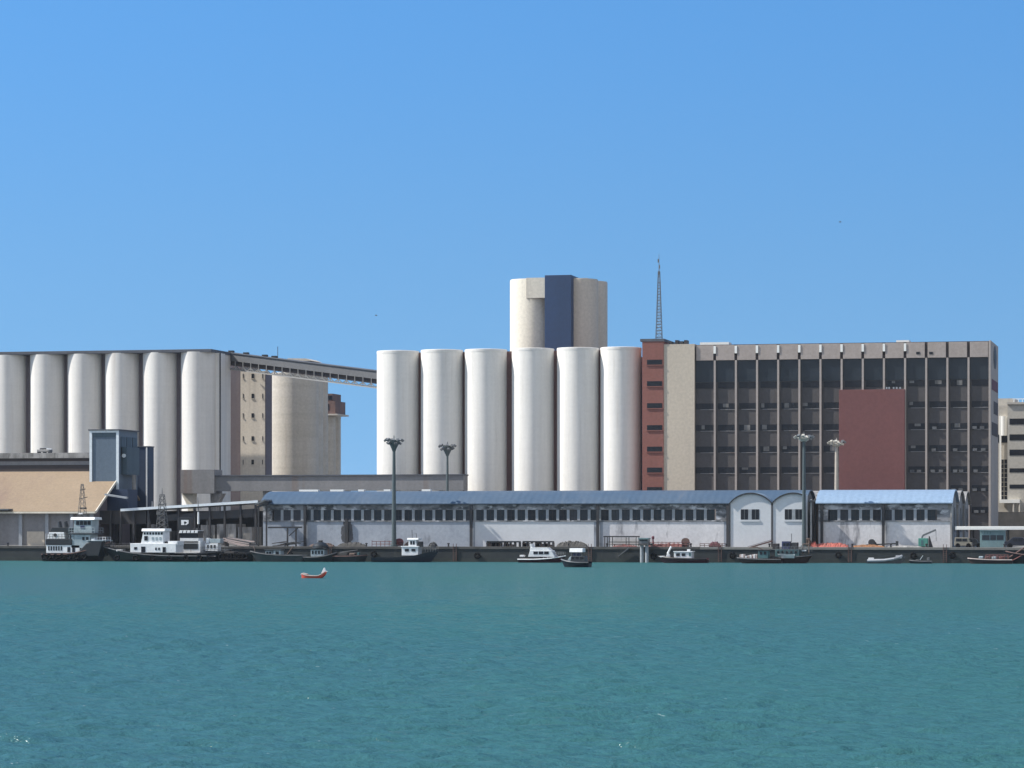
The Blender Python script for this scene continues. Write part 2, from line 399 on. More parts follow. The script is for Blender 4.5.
# one more out of frame to the left keeps the row believable from a step aside
zt = lcx[0][2]; xa = lcx[0][0]-8.5; xb = lcx[-1][0]+lcx[-1][1]
o = thing('silo_block', 'grey slotted wall, roof slab and end wall carrying the left row of silos', 'silo block', (xa, LY, GZ))
b = MB(); b.box(xa, xb-1.6, LY+.2, LY+1.2, GZ, zt-.55); b.build('infill_wall', 'infill_grey', o)
b = MB(); b.box(xa, xb+.15, LY-3.3, LY+9.1, zt-.49, zt+.1); b.build('roof_slab', 'slab_dark', o, bevel=.04)
b = MB(); b.box(xb-7.0, xb, LY+3.2, LY+9, GZ, zt-.5); b.build('end_wall', 'silo_grey', o)
b = MB(); b.box(xb-.2, xb+.75, LY-.3, LY+3.19, GZ, zt-.5); b.build('corner_pier', 'silo_grey', o)
b = MB(); b.cyl(xb+.9, LY-.2, GZ, zt-.5, .14, 8); b.build('downpipe', 'steel_dark', o)  # made-up pipe, stands in for the dark gap line at this corner
b = MB(); b.box(xb-8, X(240.3, LY+14), LY+16.6, LY+17.1, GZ, zt-2.0); b.build('link_wall', 'infill_grey', o)  # shading of this gap is put into the dark wall colour
for i in range(7):
    x = xa+4+i*6.3
    b = MB(); b.box(x, x+1.2, LY+5, LY+6.2, zt+.1, zt+.5); b.build('roof_hatch', 'slab_dark', o)

# beige headhouse with small windows, right of the corner silo
hx1 = X(265, LY+22); hx0 = hx1-9; 
hy0 = LY+14; hx0 = X(240.5, hy0); hxr = X(265, hy0)
zh = Z(371, 250, hy0)
o = thing('headhouse', 'tall beige headhouse with three columns of small windows under the conveyor bridge', 'tower', (hx0, hy0, GZ))
b = MB(); b.box(hx0, hxr, hy0, hy0+3.2, GZ, zh); b.build('wall', 'headhouse_beige', o)
b = MB(); b.box(hxr+.01, hxr+.14, hy0+.05, hy0+4.2, GZ, zh-.3); b.build('side_wall', 'infill_grey', o)  # dark sheet over the beige side, its shade put into the colour
b = MB(); b.box(hx0+.5, hxr-2, hy0+.8, hy0+3, zh+.01, zh+2.2); b.build('roof_house', 'slab_dark', o)
for yy in (376, 396, 415.5, 438.5, 462):
    for px, w in ((243.2, .7), (252.8, 2.6), (262.6, .7)):
        xx = X(px, hy0); ww = w/S(px, hy0); zz = Z(yy, px, hy0)
        b = MB(); b.box(xx-ww/2, xx+ww/2, hy0-.06, hy0+.1, zz-.45, zz+.45); f = b.build('window', 'glass_dark', o)
        b = MB(); b.box(xx-ww/2-.08, xx+ww/2+.08, hy0-.14, hy0-.005, zz-.6, zz-.47); b.build('sill', 'tower_beige', f)
# beige silo group further back
bs_ = [(294.7, 597, 47.5, 372, 'broad beige silo under the conveyor bridge, nearest of the beige group'),
       (305, 609, 36, 373.5, 'beige silo partly hidden, right of the broad beige silo'),
       (315.8, 622, 24.4, 374, 'narrow sliver of beige silo, third from the headhouse')]
for px, Y, w, yt, lb in bs_:
    silo(px, Y, w, yt, 'silo_beige', lb, 'beige silos behind the bridge', cap=True)
for px, Y, w, yt, lb in ((326.5, 636, 18, 416, 'low beige silo carrying a brown brick cabin, left of two'), (334.6, 643, 12.5, 416.5, 'low beige silo at the sky gap, under the edge of the brown cabin')):
    silo(px, Y, w, yt, 'silo_beige', lb, 'low beige silos under the brown cabin')
cy = 633.0
o = thing('roof_cabin', 'brown brick cabin with dark openings on top of the low beige silos', 'cabin', (X(330, cy), cy, Z(416, 330, cy)))
x0, x1 = X(323.5, cy), X(335.2, cy); z0 = Z(415.4, 330, cy)
b = MB(); b.box(x0, x1, cy, cy+8, z0+.35, Z(401, 330, cy)); b.build('wall', 'brick_brown', o)
b = MB(); b.box(x0, X(332, cy), cy+.4, cy+7, Z(401, 330, cy)+.01, Z(393.5, 330, cy)); b.build('upper_room', 'brick_brown', o)
b = MB(); b.box(x0-.5, X(338, cy), cy-.5, cy+8.5, z0, z0+.34); b.build('floor_slab', 'tower_beige', o)
for px in (327.5, 330.4): 
    b = MB(); b.box(X(px, cy)-.35, X(px, cy)+.35, cy+.33, cy+.5, Z(399.6, 330, cy), Z(395.5, 330, cy)); b.build('opening', 'glass_dark', o)
b = MB(); b.box(X(326.5, cy), X(329, cy), cy-.07, cy+.2, Z(410, 330, cy), Z(404, 330, cy)); b.build('opening', 'glass_dark', o)
ry = 640
o = thing('roof_shelter', 'low grey brown roof shelter peeping over the conveyor bridge', 'shelter', (X(296, ry), ry, 40))
b = MB(); b.prism([(X(281, ry), Z(361, 296, ry)), (X(288, ry), Z(358.2, 296, ry)), (X(306, ry), Z(358.6, 296, ry)), (X(312, ry), Z(361, 296, ry))], 'y', ry, ry+8); b.build('roof', 'tower_beige', o)
b = MB(); b.box(X(283, ry), X(310, ry), ry+.5, ry+7.5, Z(376, 296, ry), Z(361, 296, ry)-.02); b.build('wall', 'conveyor_grey', o)

# high conveyor bridge, from the left roof down behind the right silos
P0 = np.array((X(224, 571), 571, 0.)); P1 = np.array((X(392, 553), 553, 0.))
za, zb = Z(352.2, 224, 571), Z(373.3, 380, 554); 
P0[2] = za; P1[2] = zb
o = thing('conveyor_bridge', 'enclosed grey conveyor bridge on a pale truss crossing to the right silos', 'conveyor bridge', tuple(P0))
h = 1.5; w2 = 2.4
dvec = P1-P0; dvec[2] = 0; dl = np.linalg.norm(dvec); dn = dvec/dl; pn = np.array((-dn[1], dn[0], 0)); slope = (P1[2]-P0[2])/dl
def cp(s, side, dz): 
    p = P0+dn*s+pn*side; return (p[0], p[1], P0[2]+slope*s+dz)
b = MB(); b.bar(cp(0,0,-h/2), cp(dl,0,-h/2), w2, h); b.build('enclosure', 'conveyor_grey', o)
b = MB(); b.bar(cp(-.3,0,.08), cp(dl,0,.08), w2+.5, .15); b.build('roof_sheet', 'slab_dark', o)
b = MB(); b.bar(cp(0,.1,-h-.5), cp(dl,.1,-h-.5), w2-.9, .9); b.build('belt_bed', 'conveyor_dark', o)
nseg = 21
bt = MB()
for sd in (-w2/2, w2/2):
    bt.bar(cp(0, sd, -h-1.7), cp(dl, sd, -h-1.7), .22, .22)
    for i in range(nseg+1):
        s0 = dl*i/nseg
        bt.bar(cp(s0, sd, -h-1.75), cp(s0, sd, -h+.05), .14, .14)
        if i < nseg:
            s1 = dl*(i+.5)/nseg; s2 = dl*(i+1)/nseg
            bt.bar(cp(s0, sd, -h-1.0), cp(s1, sd, -h-1.7), .1, .1); bt.bar(cp(s1, sd, -h-1.7), cp(s2, sd, -h-1.0), .1, .1)
bt.build('truss', 'conveyor_truss', o)
for s0 in (2, 6, 11, 13.5):
    b = MB(); b.box(cp(s0,0,0)[0]-.5, cp(s0,0,0)[0]+.5, cp(s0,0,0)[1]-.5, cp(s0,0,0)[1]+.5, cp(s0,0,.15)[2], cp(s0,0,.5)[2]); b.build('roof_vent', 'steel_dark', o)
s0 = dl*.33
b = MB(); b.tube(cp(s0,0,.1), cp(s0,0,2.4), .06); b.build('lightning_rod', 'steel_dark', o)

# high tower of cylinders behind the right silos
TY = 532.0
t0 = thing('tower_block', 'high block of cream cylinders with a dark blue panel above the right silos', 'silo tower', (X(558, TY), TY, GZ))
for px, Y, w, yt, mt in ((531, TY, 42, 278.3, 'tower_cream'), (577, TY+1, 42.5, 278, 'tower_beige'), (589, TY+12, 37, 280.5, 'tower_beige')):
    cx = X(px, Y); r = w/2/S(px, Y); zt = Z(yt, px, Y-r)
    b = MB(); b.lathe(cx, Y, [(r, GZ), (r, zt-.25), (r-.1, zt)], 72); b.build('cylinder', 'tower_cream' if mt == 'tower_cream' else 'tower_beige', t0, smooth=True)
py_ = TY-5.0
x0, x1 = X(544.7, py_), X(571.2, py_)
b = MB(); b.box(x0, x1, py_, TY+6, GZ, Z(275, 558, py_)); b.build('panel_shaft', 'panel_blue', t0, bevel=.05)
b = MB(); b.box(X(531, TY), x0-.01, TY-4.0, TY, Z(299.5, 540, TY), Z(279.2, 540, TY)-.05); b.build('upper_wall', 'tower_cream', t0)
b = MB()
b.box(X(518, TY), X(584, TY), TY+3, TY+9, GZ+46.5, Z(278.5, 558, TY)+.25); b.build('roof_deck', 'tower_beige', t0)
# ------------------------------------------------------------------ office building
OY = 500.0
o = thing('office_building', 'long brown office block with vertical fins, dark glazing and a maroon panel', 'office building', (X(840, OY), OY, GZ))
fins = [714.7+21.15*i for i in range(14)]           # pixel columns of the fins
ztop = Z(343.6, 840, OY); zfas = Z(358.8, 840, OY)
oxa, oxb = X(694.8, OY), X(990.0, OY)
b = MB(); b.box(oxa, oxb-.16, OY+.45, OY+17.5, GZ, ztop-.25); b.build('core', 'office_spandrel', o)
rows = [384.3, 405.3, 427, 448.8, 469.8, 488.5, 510]
zrow = [Z(y, 840, OY+.8) for y in rows]
edges = [694.8]+fins
fx = [X(p, OY) for p in edges]
for i in range(14):                                   # fascia panels
    b = MB(); b.box(fx[i]+.24, fx[i+1]-.24, OY, OY+.42, zfas, ztop); b.build('fascia_panel', 'office_fascia', o, bevel=.03)
b = MB(); b.box(fx[0]+.1, fx[-1]-.05, OY+.30, OY+.43, zfas-.005, ztop+.12); b.build('parapet', 'conveyor_dark', o)  # dark colour paints in the shade of the gaps between fascia panels
for i in range(14):                                   # fins
    x = fx[i+1]; hid = False
    b = MB(); b.box(x-.16, x+.16, OY-.05, OY+.44, GZ, zfas-.01 if i < 13 else ztop+.05)
    b.build('fin', 'office_fin', o)
    if i < 10:
        b = MB(); b.box(x-.2, x+.2, OY-.1, OY+.29, zfas+1.15, ztop-.1); b.build('fin_cap', 'annex_white', o)
gl = MB(); gl.box(fx[0]+.05, fx[-1]-.2, OY+.36, OY+.446, zrow[0]+.6, zfas-.0); gl.build('upper_glazing', 'glass_blue', o)
for i in range(14):
    for k, z in enumerate(zrow):
        mid = (edges[i]+edges[i+1])/2
        if 840 < mid < 905 and k >= 1: continue
        if k >= 5 and mid < 950: continue
        b = MB(); b.box(fx[i]+.5 if i else fx[0]+.1, fx[i+1]-.22, OY+.40, OY+.50, z-.5, z+.5); wd = b.build('window', 'glass_dark', o)
        rw = random.random()
        if rw < .35:
            xa_ = fx[i]+.5+random.uniform(0, 1.2); b = MB(); b.box(xa_, min(xa_+random.uniform(.5, 1.3), fx[i+1]-.25), OY+.385, OY+.399, z-random.uniform(-.1, .4), z+.46); b.build('blind', 'office_blind', wd)
        if i > 9 and k >= 2 and rw > .45:
            for q_ in range(random.choice((1, 2, 2))):
                xa_ = fx[i]+.6+q_*1.2+random.uniform(0, .4); b = MB(); b.box(xa_, xa_+.7, OY+.05, OY+.33, z-.5, z-.05); b.build('air_conditioner', 'strake_grey', wd)
        if k and k < 5:
            b = MB(); b.box(fx[i]+.9, fx[i+1]-.22, OY+.34, OY+.44, z-.60, z-.51); b.build('sill', 'gallery_grey', wd)
# left beige wall and red stair tower
x0, x1 = X(664, OY), X(690, OY)
b = MB(); b.box(x0+.01, X(694.8, OY)-.01, OY-.25, OY+17, GZ, Z(344.2, 680, OY)); b.build('end_wall', 'office_beige', o)
st = MB(); sx0 = X(641.6, OY-1); st.box(sx0, x0, OY-.4, OY+12, GZ, Z(341.6, 652, OY)); stt = st.build('stair_tower', 'office_red', o)
st = MB(); st.box(sx0-.35, x0+.1, OY-.47, OY+12.4, Z(341.6, 652, OY)+.005, Z(341.6, 652, OY)+.45); st.build('roof_slab', 'slab_dark', stt)
for y in (362, 383.5, 405.5, 427.5, 449, 470, 489.5):
    z = Z(y, 652, OY-1)
    b = MB(); b.box(X(647.5, OY), X(662.5, OY), OY-.43, OY-.3, z-.42, z+.42); b.build('window', 'glass_dark', stt)
    b = MB(); b.box(X(647.0, OY), X(663, OY), OY-.53, OY-.405, z-.58, z-.44); b.build('sill', 'office_red', stt)
b = MB(); b.box(X(698, OY), X(727, OY), OY+2, OY+5, ztop, ztop+.65); b.build('roof_vent', 'annex_white', o)
b = MB(); b.box(X(895, OY), X(908, OY), OY+2, OY+5, ztop, ztop+.55); b.build('roof_vent', 'annex_white', o)
for px in (668, 674, 679, 683):
    b = MB(); b.box(X(px, OY), X(px+3, OY), OY+1, OY+3, Z(344, px, OY), Z(344, px, OY)+random.uniform(.4, .8)); b.build('roof_unit', 'steel_dark', o)
# maroon billboard-like panel
pz0 = GZ+5; pz1 = Z(389.5, 872, OY-.5)
b = MB(); b.box(X(839.3, OY), X(905, OY), OY-.45, OY-.06, pz0, pz1); b.build('cladding_panel', 'office_panel', o, bevel=.03)
for px in (886, 888.5, 893, 896, 899.5):
    b = MB(); zz = Z(388.4, px, OY); b.box(X(px, OY), X(px+1.6, OY), OY-.3, OY-.05, zz-.1, zz+.22); b.build('flood_lamp', 'pier_grey', o)
for px in (918, 931):
    b = MB(); zz = Z(353, px, OY); b.box(X(px, OY)-.3, X(px, OY)+.3, OY-.05, OY+.3, zz-.2, zz+.2); b.build('vent_hole', 'glass_dark', o)
# right end wall with round emblem and maroon windows
b = MB(); b.box(oxb-.15, oxb+.15, OY-.06, OY+18, GZ, ztop+.2); ew = b.build('side_wall', 'office_side', o, bevel=.03)
zc = Z(357.5, 994, OY+9); n = 24
b = MB(); b.prism([(OY+9.5+3.6*cos(2*pi*i/n), zc+1.75*sin(2*pi*i/n)*1.1) for i in range(n)], 'x', oxb+.16, oxb+.22); em = b.build('emblem', 'slab_dark', ew)
b = MB(); b.prism([(OY+9.5+2.5*cos(2*pi*i/n), zc+1.2*sin(2*pi*i/n)*1.1) for i in range(n)], 'x', oxb+.222, oxb+.26); b.build('emblem_face', 'steel_dark', em)
for ya, yb, d0, mt in ((380.5, 391, 1.5, 'maroon'), (401.5, 414, 6, 'conveyor_dark'), (423, 436, 1.5, 'conveyor_dark')):
    b = MB(); b.box(oxb+.155, oxb+.2, OY+d0+.5, OY+16.5, Z(yb, 994, OY+8), Z(ya, 994, OY+8)); b.build('side_window', mt, ew)

# antenna mast on the stair tower
ay = OY+5; ax = X(659, ay); az = Z(341.6, 652, OY)+.45; at = Z(254, 659, ay)
o = thing('antenna_mast', 'slim lattice antenna mast on the roof of the red stair tower', 'antenna', (ax, ay, az))
b = MB(); H_ = at-az
for sx, sy in ((-1,-1),(1,-1),(1,1),(-1,1)):
    b.tube((ax+sx*.52, ay+sy*.52, az), (ax+sx*.14, ay+sy*.14, az+H_*.8), .045, 5)
for i in range(22):
    f0 = (i/22)**.95*.77; f1 = ((i+1)/22)**.95*.77
    r0 = .52-.38*f0/.8; r1 = .52-.38*f1/.8
    cs = [(-1,-1),(1,-1),(1,1),(-1,1)]
    for k in range(4):
        a_, c_ = cs[k], cs[(k+1) % 4]
        b.tube((ax+a_[0]*r0, ay+a_[1]*r0, az+H_*f0), (ax+c_[0]*r0, ay+c_[1]*r0, az+H_*f0), .04, 4)
        if i % 2: a_, c_ = c_, a_
        b.tube((ax+a_[0]*r0, ay+a_[1]*r0, az+H_*f0), (ax+c_[0]*r1, ay+c_[1]*r1, az+H_*f1), .025, 4)
b.build('lattice', 'steel_grey', o)
b = MB(); b.tube((ax, ay, az+H_*.76), (ax, ay, at), .09, 6, .03); b.build('whip_pole', 'steel_grey', o)
for f, dx in ((.64, .35), (.83, .2), (.9, -.15)):
    b = MB(); b.box(ax+dx*.7-.08, ax+dx*.7+.08, ay-.3, ay-.15, az+H_*f, az+H_*f+.6); b.build('antenna_panel', 'steel_grey', o)

# beige block at the right edge
BY = 538.0
o = thing('beige_block', 'beige building with strip windows and a white L shaped duct at right edge', 'building', (X(1010, BY), BY, GZ))
bx0 = X(985, BY+6); bx1 = X(1085, BY)
zt = Z(404.5, 1010, BY)
b = MB(); b.box(X(1007.5, BY), bx1, BY, BY+22, GZ, zt); b.build('wall', 'annex_beige', o)
b = MB(); b.box(bx0, X(1007.5, BY)-.01, BY+4, BY+20, GZ, zt); b.build('stair_wing', 'annex_beige', o)
b = MB(); b.box(bx0, X(1013, BY), BY+6, BY+18, zt+.01, Z(397, 1003, BY)); b.build('roof_house', 'annex_beige', o)
b = MB(); b.box(X(1007, BY), bx1+.4, BY-.3, BY+22.3, zt+.01, zt+.4); b.build('parapet', 'annex_beige', o)
cxx = X(1003.4, BY+3.9); 
b = MB(); b.lathe(cxx, BY+3.9, [(.72, Z(435, 1003, BY)), (.72, Z(415.5, 1003, BY))], 20); b.build('round_bay', 'annex_white', o, smooth=True)
for y0, y1 in ((434, 442),):
    b = MB(); b.box(X(998, BY+3.8), X(1007.3, BY+3.8), BY+3.9, BY+4.1, Z(y1, 1003, BY), Z(y0, 1003, BY)); b.build('window', 'glass_dark', o)
for y in (421.5, 437.3, 452.5, 470.3, 486.5):
    z = Z(y, 1016, BY); hh = .52 if y < 460 else .35
    b = MB(); b.box(X(1009.5, BY), bx1-1, BY-.05, BY+.1, z-hh, z+hh); wd = b.build('window', 'glass_dark', o)
    m_ = MB()
    for k in range(1, 5):
        xx = X(1009.5, BY)+k*3.1; m_.box(xx-.04, xx+.05, BY-.1, BY-.052, z-hh, z+hh)
    m_.build('mullion', 'annex_beige', wd)
gz0, gz1 = Z(500, 1003, BY), Z(459, 1003, BY)
b = MB(); b.box(X(1000.8, BY+3.9), X(1007.2, BY+3.9), BY+3.94, BY+4.1, gz0, gz1); wd = b.build('stair_window', 'glass_dark', o)
m_ = MB(); xa_, xb_ = X(1000.8, BY+3.9), X(1007.2, BY+3.9)
for k in range(1, 9): m_.box(xa_, xb_, BY+3.87, BY+3.935, gz0+(gz1-gz0)*k/9-.04, gz0+(gz1-gz0)*k/9+.04)
m_.box((xa_+xb_)/2-.05, (xa_+xb_)/2+.05, BY+3.87, BY+3.93, gz0, gz1); m_.build('mullion', 'annex_beige', wd)
b = MB(); xd = X(1000.2, BY+3)
b.box(xd-.16, xd+.16, BY+3.3, BY+3.8, Z(502.5, 1000, BY), Z(415, 1000, BY)); b.box(xd+.161, X(1021, BY+3), BY-1.2, BY+3.8, Z(503, 1000, BY), Z(499.5, 1000, BY)); b.build('duct', 'annex_white', o)
tr = MB()
for px in (1012.5, 1017, 1021, 1026):
    xx = X(px, BY); tr.tube((xx, BY+4, zt+.4), (xx, BY+4, Z(398, px, BY)), .06, 5)
tr.bar((X(1011, BY), BY+4, Z(398, 1015, BY)), (X(1040, BY), BY+4, Z(398, 1015, BY)), .12, .14); tr.build('roof_rail', 'tower_frame', o)
b = MB(); b.box(bx0, bx1, BY-1.5, BY-1.2, GZ, Z(512, 1000, BY)); b.build('lower_wall', 'quay_cap', o)
for px in (1014, 1020):
    b = MB(); b.cyl(X(px, BY), BY-1.0, GZ, Z(503.2, 1000, BY), .15, 10); b.build('post', 'annex_beige', o)

# ------------------------------------------------------------------ warehouses with vaulted roofs
WY = 451.0
def vault_roof(mb, xa, xb, yc, half, zs, rise, th=.14):
    top = arc(yc, zs, half+.35, rise, 18); low = [(p, z-th) for p, z in reversed(top)]
    mb.prism(top+low, 'x', xa, xb)
ZE = Z(503, 500, WY); RISE = 2.0
def warehouse(label, pxa, pxb, win0, win1, nwin, wallm, roofm, nvault, pipes, vents, doorway=None, name='warehouse'):
    xa, xb = X(pxa, WY), X(pxb, WY)
    o = thing(name, label, 'warehouse', ((xa+xb)/2, WY, GZ))
    zw0, zw1 = Z(520.3, (pxa+pxb)/2, WY), Z(509.8, (pxa+pxb)/2, WY)
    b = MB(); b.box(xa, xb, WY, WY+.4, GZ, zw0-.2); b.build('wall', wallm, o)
    b = MB(); b.box(xa, xb, WY-.12, WY+.4, zw0-.195, zw0-.02); b.build('ledge', 'wall_grime', o)
    b = MB(); b.box(xa, xb, WY+.01, WY+.4, zw1+.02, ZE-.25); b.build('upper_wall', 'wall_grime', o)
    x0, x1 = X(win0, WY), X(win1, WY); p = (x1-x0)/nwin
    b = MB(); b.box(xa, x0, WY+.005, WY+.4, zw0-.018, zw1+.018); b.build('end_pier', 'wall_grime', o)
    b = MB(); b.box(x1, xb, WY+.005, WY+.4, zw0-.018, zw1+.018); b.build('end_pier', 'wall_grime', o)
    for i in range(nwin):
        xc = x0+p*(i+.5)
        b = MB(); b.box(xc-p/2+.22, xc+p/2-.22, WY+.22, WY+.3, zw0-.015, zw1+.015); wd = b.build('window', random.choice(('glass_blue','glass_blue','glass_dark','shutter')), o)
        m_ = MB(); m_.box(xc-.03, xc+.03, WY+.19, WY+.218, zw0, zw1); m_.box(xc-p/2+.22, xc+p/2-.22, WY+.185, WY+.217, (zw0+zw1)/2-.03, (zw0+zw1)/2+.03); m_.build('mullion', 'steel_dark', wd)
        if i < nwin-1:
            b = MB(); xe = x0+p*(i+1); b.box(xe-.215, xe+.215, WY+.04, WY+.38, zw0-.015, zw1+.015); b.build('window_pier', 'pier_grey', o)
    for k in range(nvault):
        yc = WY+5.85+k*12.0
        b = MB(); vault_roof(b, xa-.4, xb+.4, yc, 6.0, ZE-.05, RISE); b.build('roof', roofm if k == 0 else 'concrete_old', o, smooth=True)
        b = MB()
        pts = arc(yc, ZE-.25, 5.9, RISE-.05, 16)
        for xe in (xb-.35, xa+.02):
            b.prism(pts+[(yc+5.9, GZ), (yc-5.9 if k else WY+.41, GZ)], 'x', xe, xe+.33); b.build('gable_wall', 'concrete_old', o); b = MB()
        # tall openings in the right end
        b = MB(); b.box(xb-.02, xb+.28, yc-6.0, yc-4.4, GZ, ZE-.3); b.build('buttress', 'concrete_old', o)
        for dy in (-1.0, 3.2):
            b = MB(); b.box(xb-.02, xb+.05, yc+dy-1.5, yc+dy+1.3, GZ+2.3, GZ+6.0); b.build('gable_window', 'glass_dark', o)
    b = MB(); b.box(xa-.4, xb+.4, WY-.38, WY-.18, ZE-.24, ZE-.06); b.build('gutter', 'steel_dark', o)
    for px in pipes:
        b = MB(); xx = X(px, WY); b.box(xx-.2, xx+.2, WY-.42, WY-.125, GZ, ZE-.245); b.build('downpipe', 'steel_dark', o)
    for px, w in vents:
        xx = X(px, WY+5.8); b = MB(); b.box(xx, xx+w/6.4, WY+5.3, WY+6.3, ZE+RISE-.2, ZE+RISE+.22); b.build('roof_light', 'annex_white', o)
    return o, xa, xb
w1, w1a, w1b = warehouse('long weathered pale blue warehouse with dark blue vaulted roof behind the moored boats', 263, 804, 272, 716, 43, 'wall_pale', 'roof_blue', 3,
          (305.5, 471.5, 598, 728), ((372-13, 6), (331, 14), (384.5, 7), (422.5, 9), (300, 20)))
w2, w2a, w2b = warehouse('short stained white warehouse with bright sky blue roof at right end of quay', 818.5, 950.3, 828, 937, 10, 'wall_white', 'roof_skyblue', 3,
          (883.5, 822), (), name='warehouse')
# right half of the long wall is whiter paint with peeling patches
b = MB(); b.box(X(603, WY), X(724, WY), WY-.012, WY-.002, GZ, Z(521.8, 660, WY)); b.build('paint_field', 'wall_white', w1, label='whiter peeling stretch of the warehouse wall')
b = MB(); b.box(X(475, WY), X(594, WY), WY-.012, WY-.002, GZ, Z(521.8, 540, WY)); b.build('paint_field', 'wall_gable', w1, label='plain pale stretch of the warehouse wall')
# ragged dark hole in the left part of the wall, round a post
hx = X(347, WY); rp = random.Random(11)
for ox, oy, ww, hh in ((-.35, 534, .55, 1.75), (.42, 532.5, .5, 1.9), (-.1, 524, .6, .9), (.1, 541, .35, .8), (.75, 536, .25, .9), (-.75, 531, .22, .8)):
    pts = []
    for i in range(30):
        a = 2*pi*i/30; rr = rp.uniform(.72, 1.15); pts.append((hx+ox+ww*rr*cos(a), Z(oy, 347, WY)+hh*rr*sin(a)))
    b = MB(); b.prism(pts, 'y', WY-.02-.003*(len(w1.children) % 7), WY-.013); b.build('dark_patch', 'dark_stain', w1)
b = MB(); b.box(hx-.25, hx+.25, WY-.4, WY-.035, GZ, Z(519.5, 347, WY)); b.build('downpipe', 'steel_dark', w1)
# the twin-gabled bay
GY = WY-2.6
o = thing('gabled_bay', 'pale blue twin arched gable bay between the two warehouses', 'building', (X(766, GY), GY, GZ))
ga, gm, gb = X(729.6, GY), X(772, GY), X(803.8, GY)
zs = Z(503.2, 766, GY); ap = Z(493.8, 766, GY)-zs
hf = (gm-ga)/2-.12
for k, c in enumerate(((ga+gm)/2, gm+hf+.12)):
    cut = lambda P: [(min(x, gb-.12), z) for x, z in P]
    pts = cut(arc(c, zs, hf, ap, 40)); pts = [p for i, p in enumerate(pts) if i == 0 or p[0] < gb-.121 or pts[i-1][0] < gb-.121]
    b = MB(); b.prism(pts+[(pts[-1][0], GZ), (c-hf, GZ)], 'y', GY, GY+.35); b.build('gable_wall', 'wall_gable', o)
    def band(th, up):
        tp = [p for p in arc(c, zs+.1, hf+.1, ap+up, 40) if p[0] < gb]
        return tp+[(x, z-th) for x, z in reversed(tp)]
    b = MB(); b.prism(band(.22, .08), 'y', GY-.3, GY+.0); b.build('arch_trim', 'steel_dark', o, smooth=True)
    b = MB(); b.prism(band(.15, .10), 'y', GY+.005, GY+7.5); b.build('roof', 'roof_greyblue', o, smooth=True)
    w0, w1_ = ((740.8, 759.2), (784.8, 802.6))[k]
    x0, x1 = X(w0, GY), X(w1_, GY); z0, z1 = Z(519.6, 766, GY), Z(509.3, 766, GY)
    for s0, s1 in ((0, .40), (.60, 1)):
        b = MB(); b.box(x0+(x1-x0)*s0, x0+(x1-x0)*s1, GY-.04, GY+.1, z0, z1); wd = b.build('window', 'glass_dark', o)
        m_ = MB(); xm = x0+(x1-x0)*(s0+s1)/2; m_.box(xm-.04, xm+.04, GY-.07, GY-.042, z0, z1); m_.build('mullion', 'steel_grey', wd)
    b = MB(); b.box(x0-.1, x1+.1, GY-.13, GY-.005, z0-.3, z0-.04); b.build('sill', 'wall_gable', o)
    b = MB(); b.box(x0+(x1-x0)*.41, x0+(x1-x0)*.59, GY-.06, GY-.002, z0, z1); b.build('window_pier', 'pier_grey', o)
for xx in (ga, gm):
    b = MB(); b.box(xx-.11, xx+.11, GY-.12, GY+.3, GZ, zs+.02); b.build('downpipe', 'steel_dark', o)
b = MB(); b.box(ga+.1, ga+.4, GY+.36, WY, GZ, zs); b.build('side_wall', 'wall_gable', o)
b = MB(); b.box(gb-.1, gb+.2, GY-.1, WY+.5, GZ, zs+ap-.1); b.build('side_wall', 'wall_gable', o)
b = MB(); b.box(gb+.8, X(818.3, WY+3), WY+3, WY+3.3, GZ, ZE+.6); b.build('link_wall', 'office_fascia', o)
for px in (811, 815.5):
    b = MB(); b.cyl(X(px, WY+1.2), WY+1.2, GZ, ZE+.5, .16, 8); b.build('downpipe', 'pipe_white' if px < 813 else 'steel_dark', o)
b = MB(); b.box(X(806, WY), X(818, WY), WY+.4, WY+3.2, ZE+.1, ZE+.35); b.build('link_roof', 'steel_grey', o)

# steel canopy frame at the left end of the long warehouse
cy0 = WY-3
o = thing('steel_frame', 'rusty dark steel frame with braces at left end of the long warehouse', 'steel frame', (X(275, cy0), cy0, GZ))
for px, yt in ((258.5, 507), (266.5, 504), (287.5, 527), (296, 528)):
    b = MB(); xx = X(px, cy0); b.bar((xx, cy0, GZ), (xx, cy0, Z(yt, px, cy0)), .22, .22); b.build('post', 'steel_dark', o)
b = MB(); b.bar((X(268, cy0), cy0, Z(527.5, 280, cy0)), (X(302, cy0), cy0, Z(527.3, 280, cy0)), .2, .25); b.build('beam', 'steel_dark', o)
b = MB(); b.bar((X(289, cy0), cy0, Z(536, 290, cy0)), (X(299, cy0), cy0, Z(527, 290, cy0)), .15, .15); b.build('brace', 'steel_dark', o)
b = MB(); b.bar((X(257, cy0), cy0, Z(507, 280, cy0)), (X(268, cy0), cy0, Z(503.5, 280, cy0)), .25, .3); b.build('beam', 'steel_dark', o)
b = MB(); b.prism([(X(256, cy0), Z(503.5, 260, cy0)), (X(265, cy0), Z(499.5, 260, cy0)), (X(266, cy0), Z(501, 260, cy0)), (X(256, cy0), Z(505, 260, cy0))], 'y', cy0-.4, cy0+10); b.build('roof', 'steel_grey', o)
b = MB()
for i in range(9):
    xx = X(284, cy0)+random.uniform(-3, 2); zz = GZ+.1+.12*i*.5; b.bar((xx, cy0-.8, zz), (xx+random.uniform(1.5, 3), cy0-.5, zz+random.uniform(-.1, .4)), .16, .12)
b2 = b.build('scrap_pile', 'deck_grey'); tag(b2, 'low heap of dark scrap beams under the steel frame', 'scrap heap')

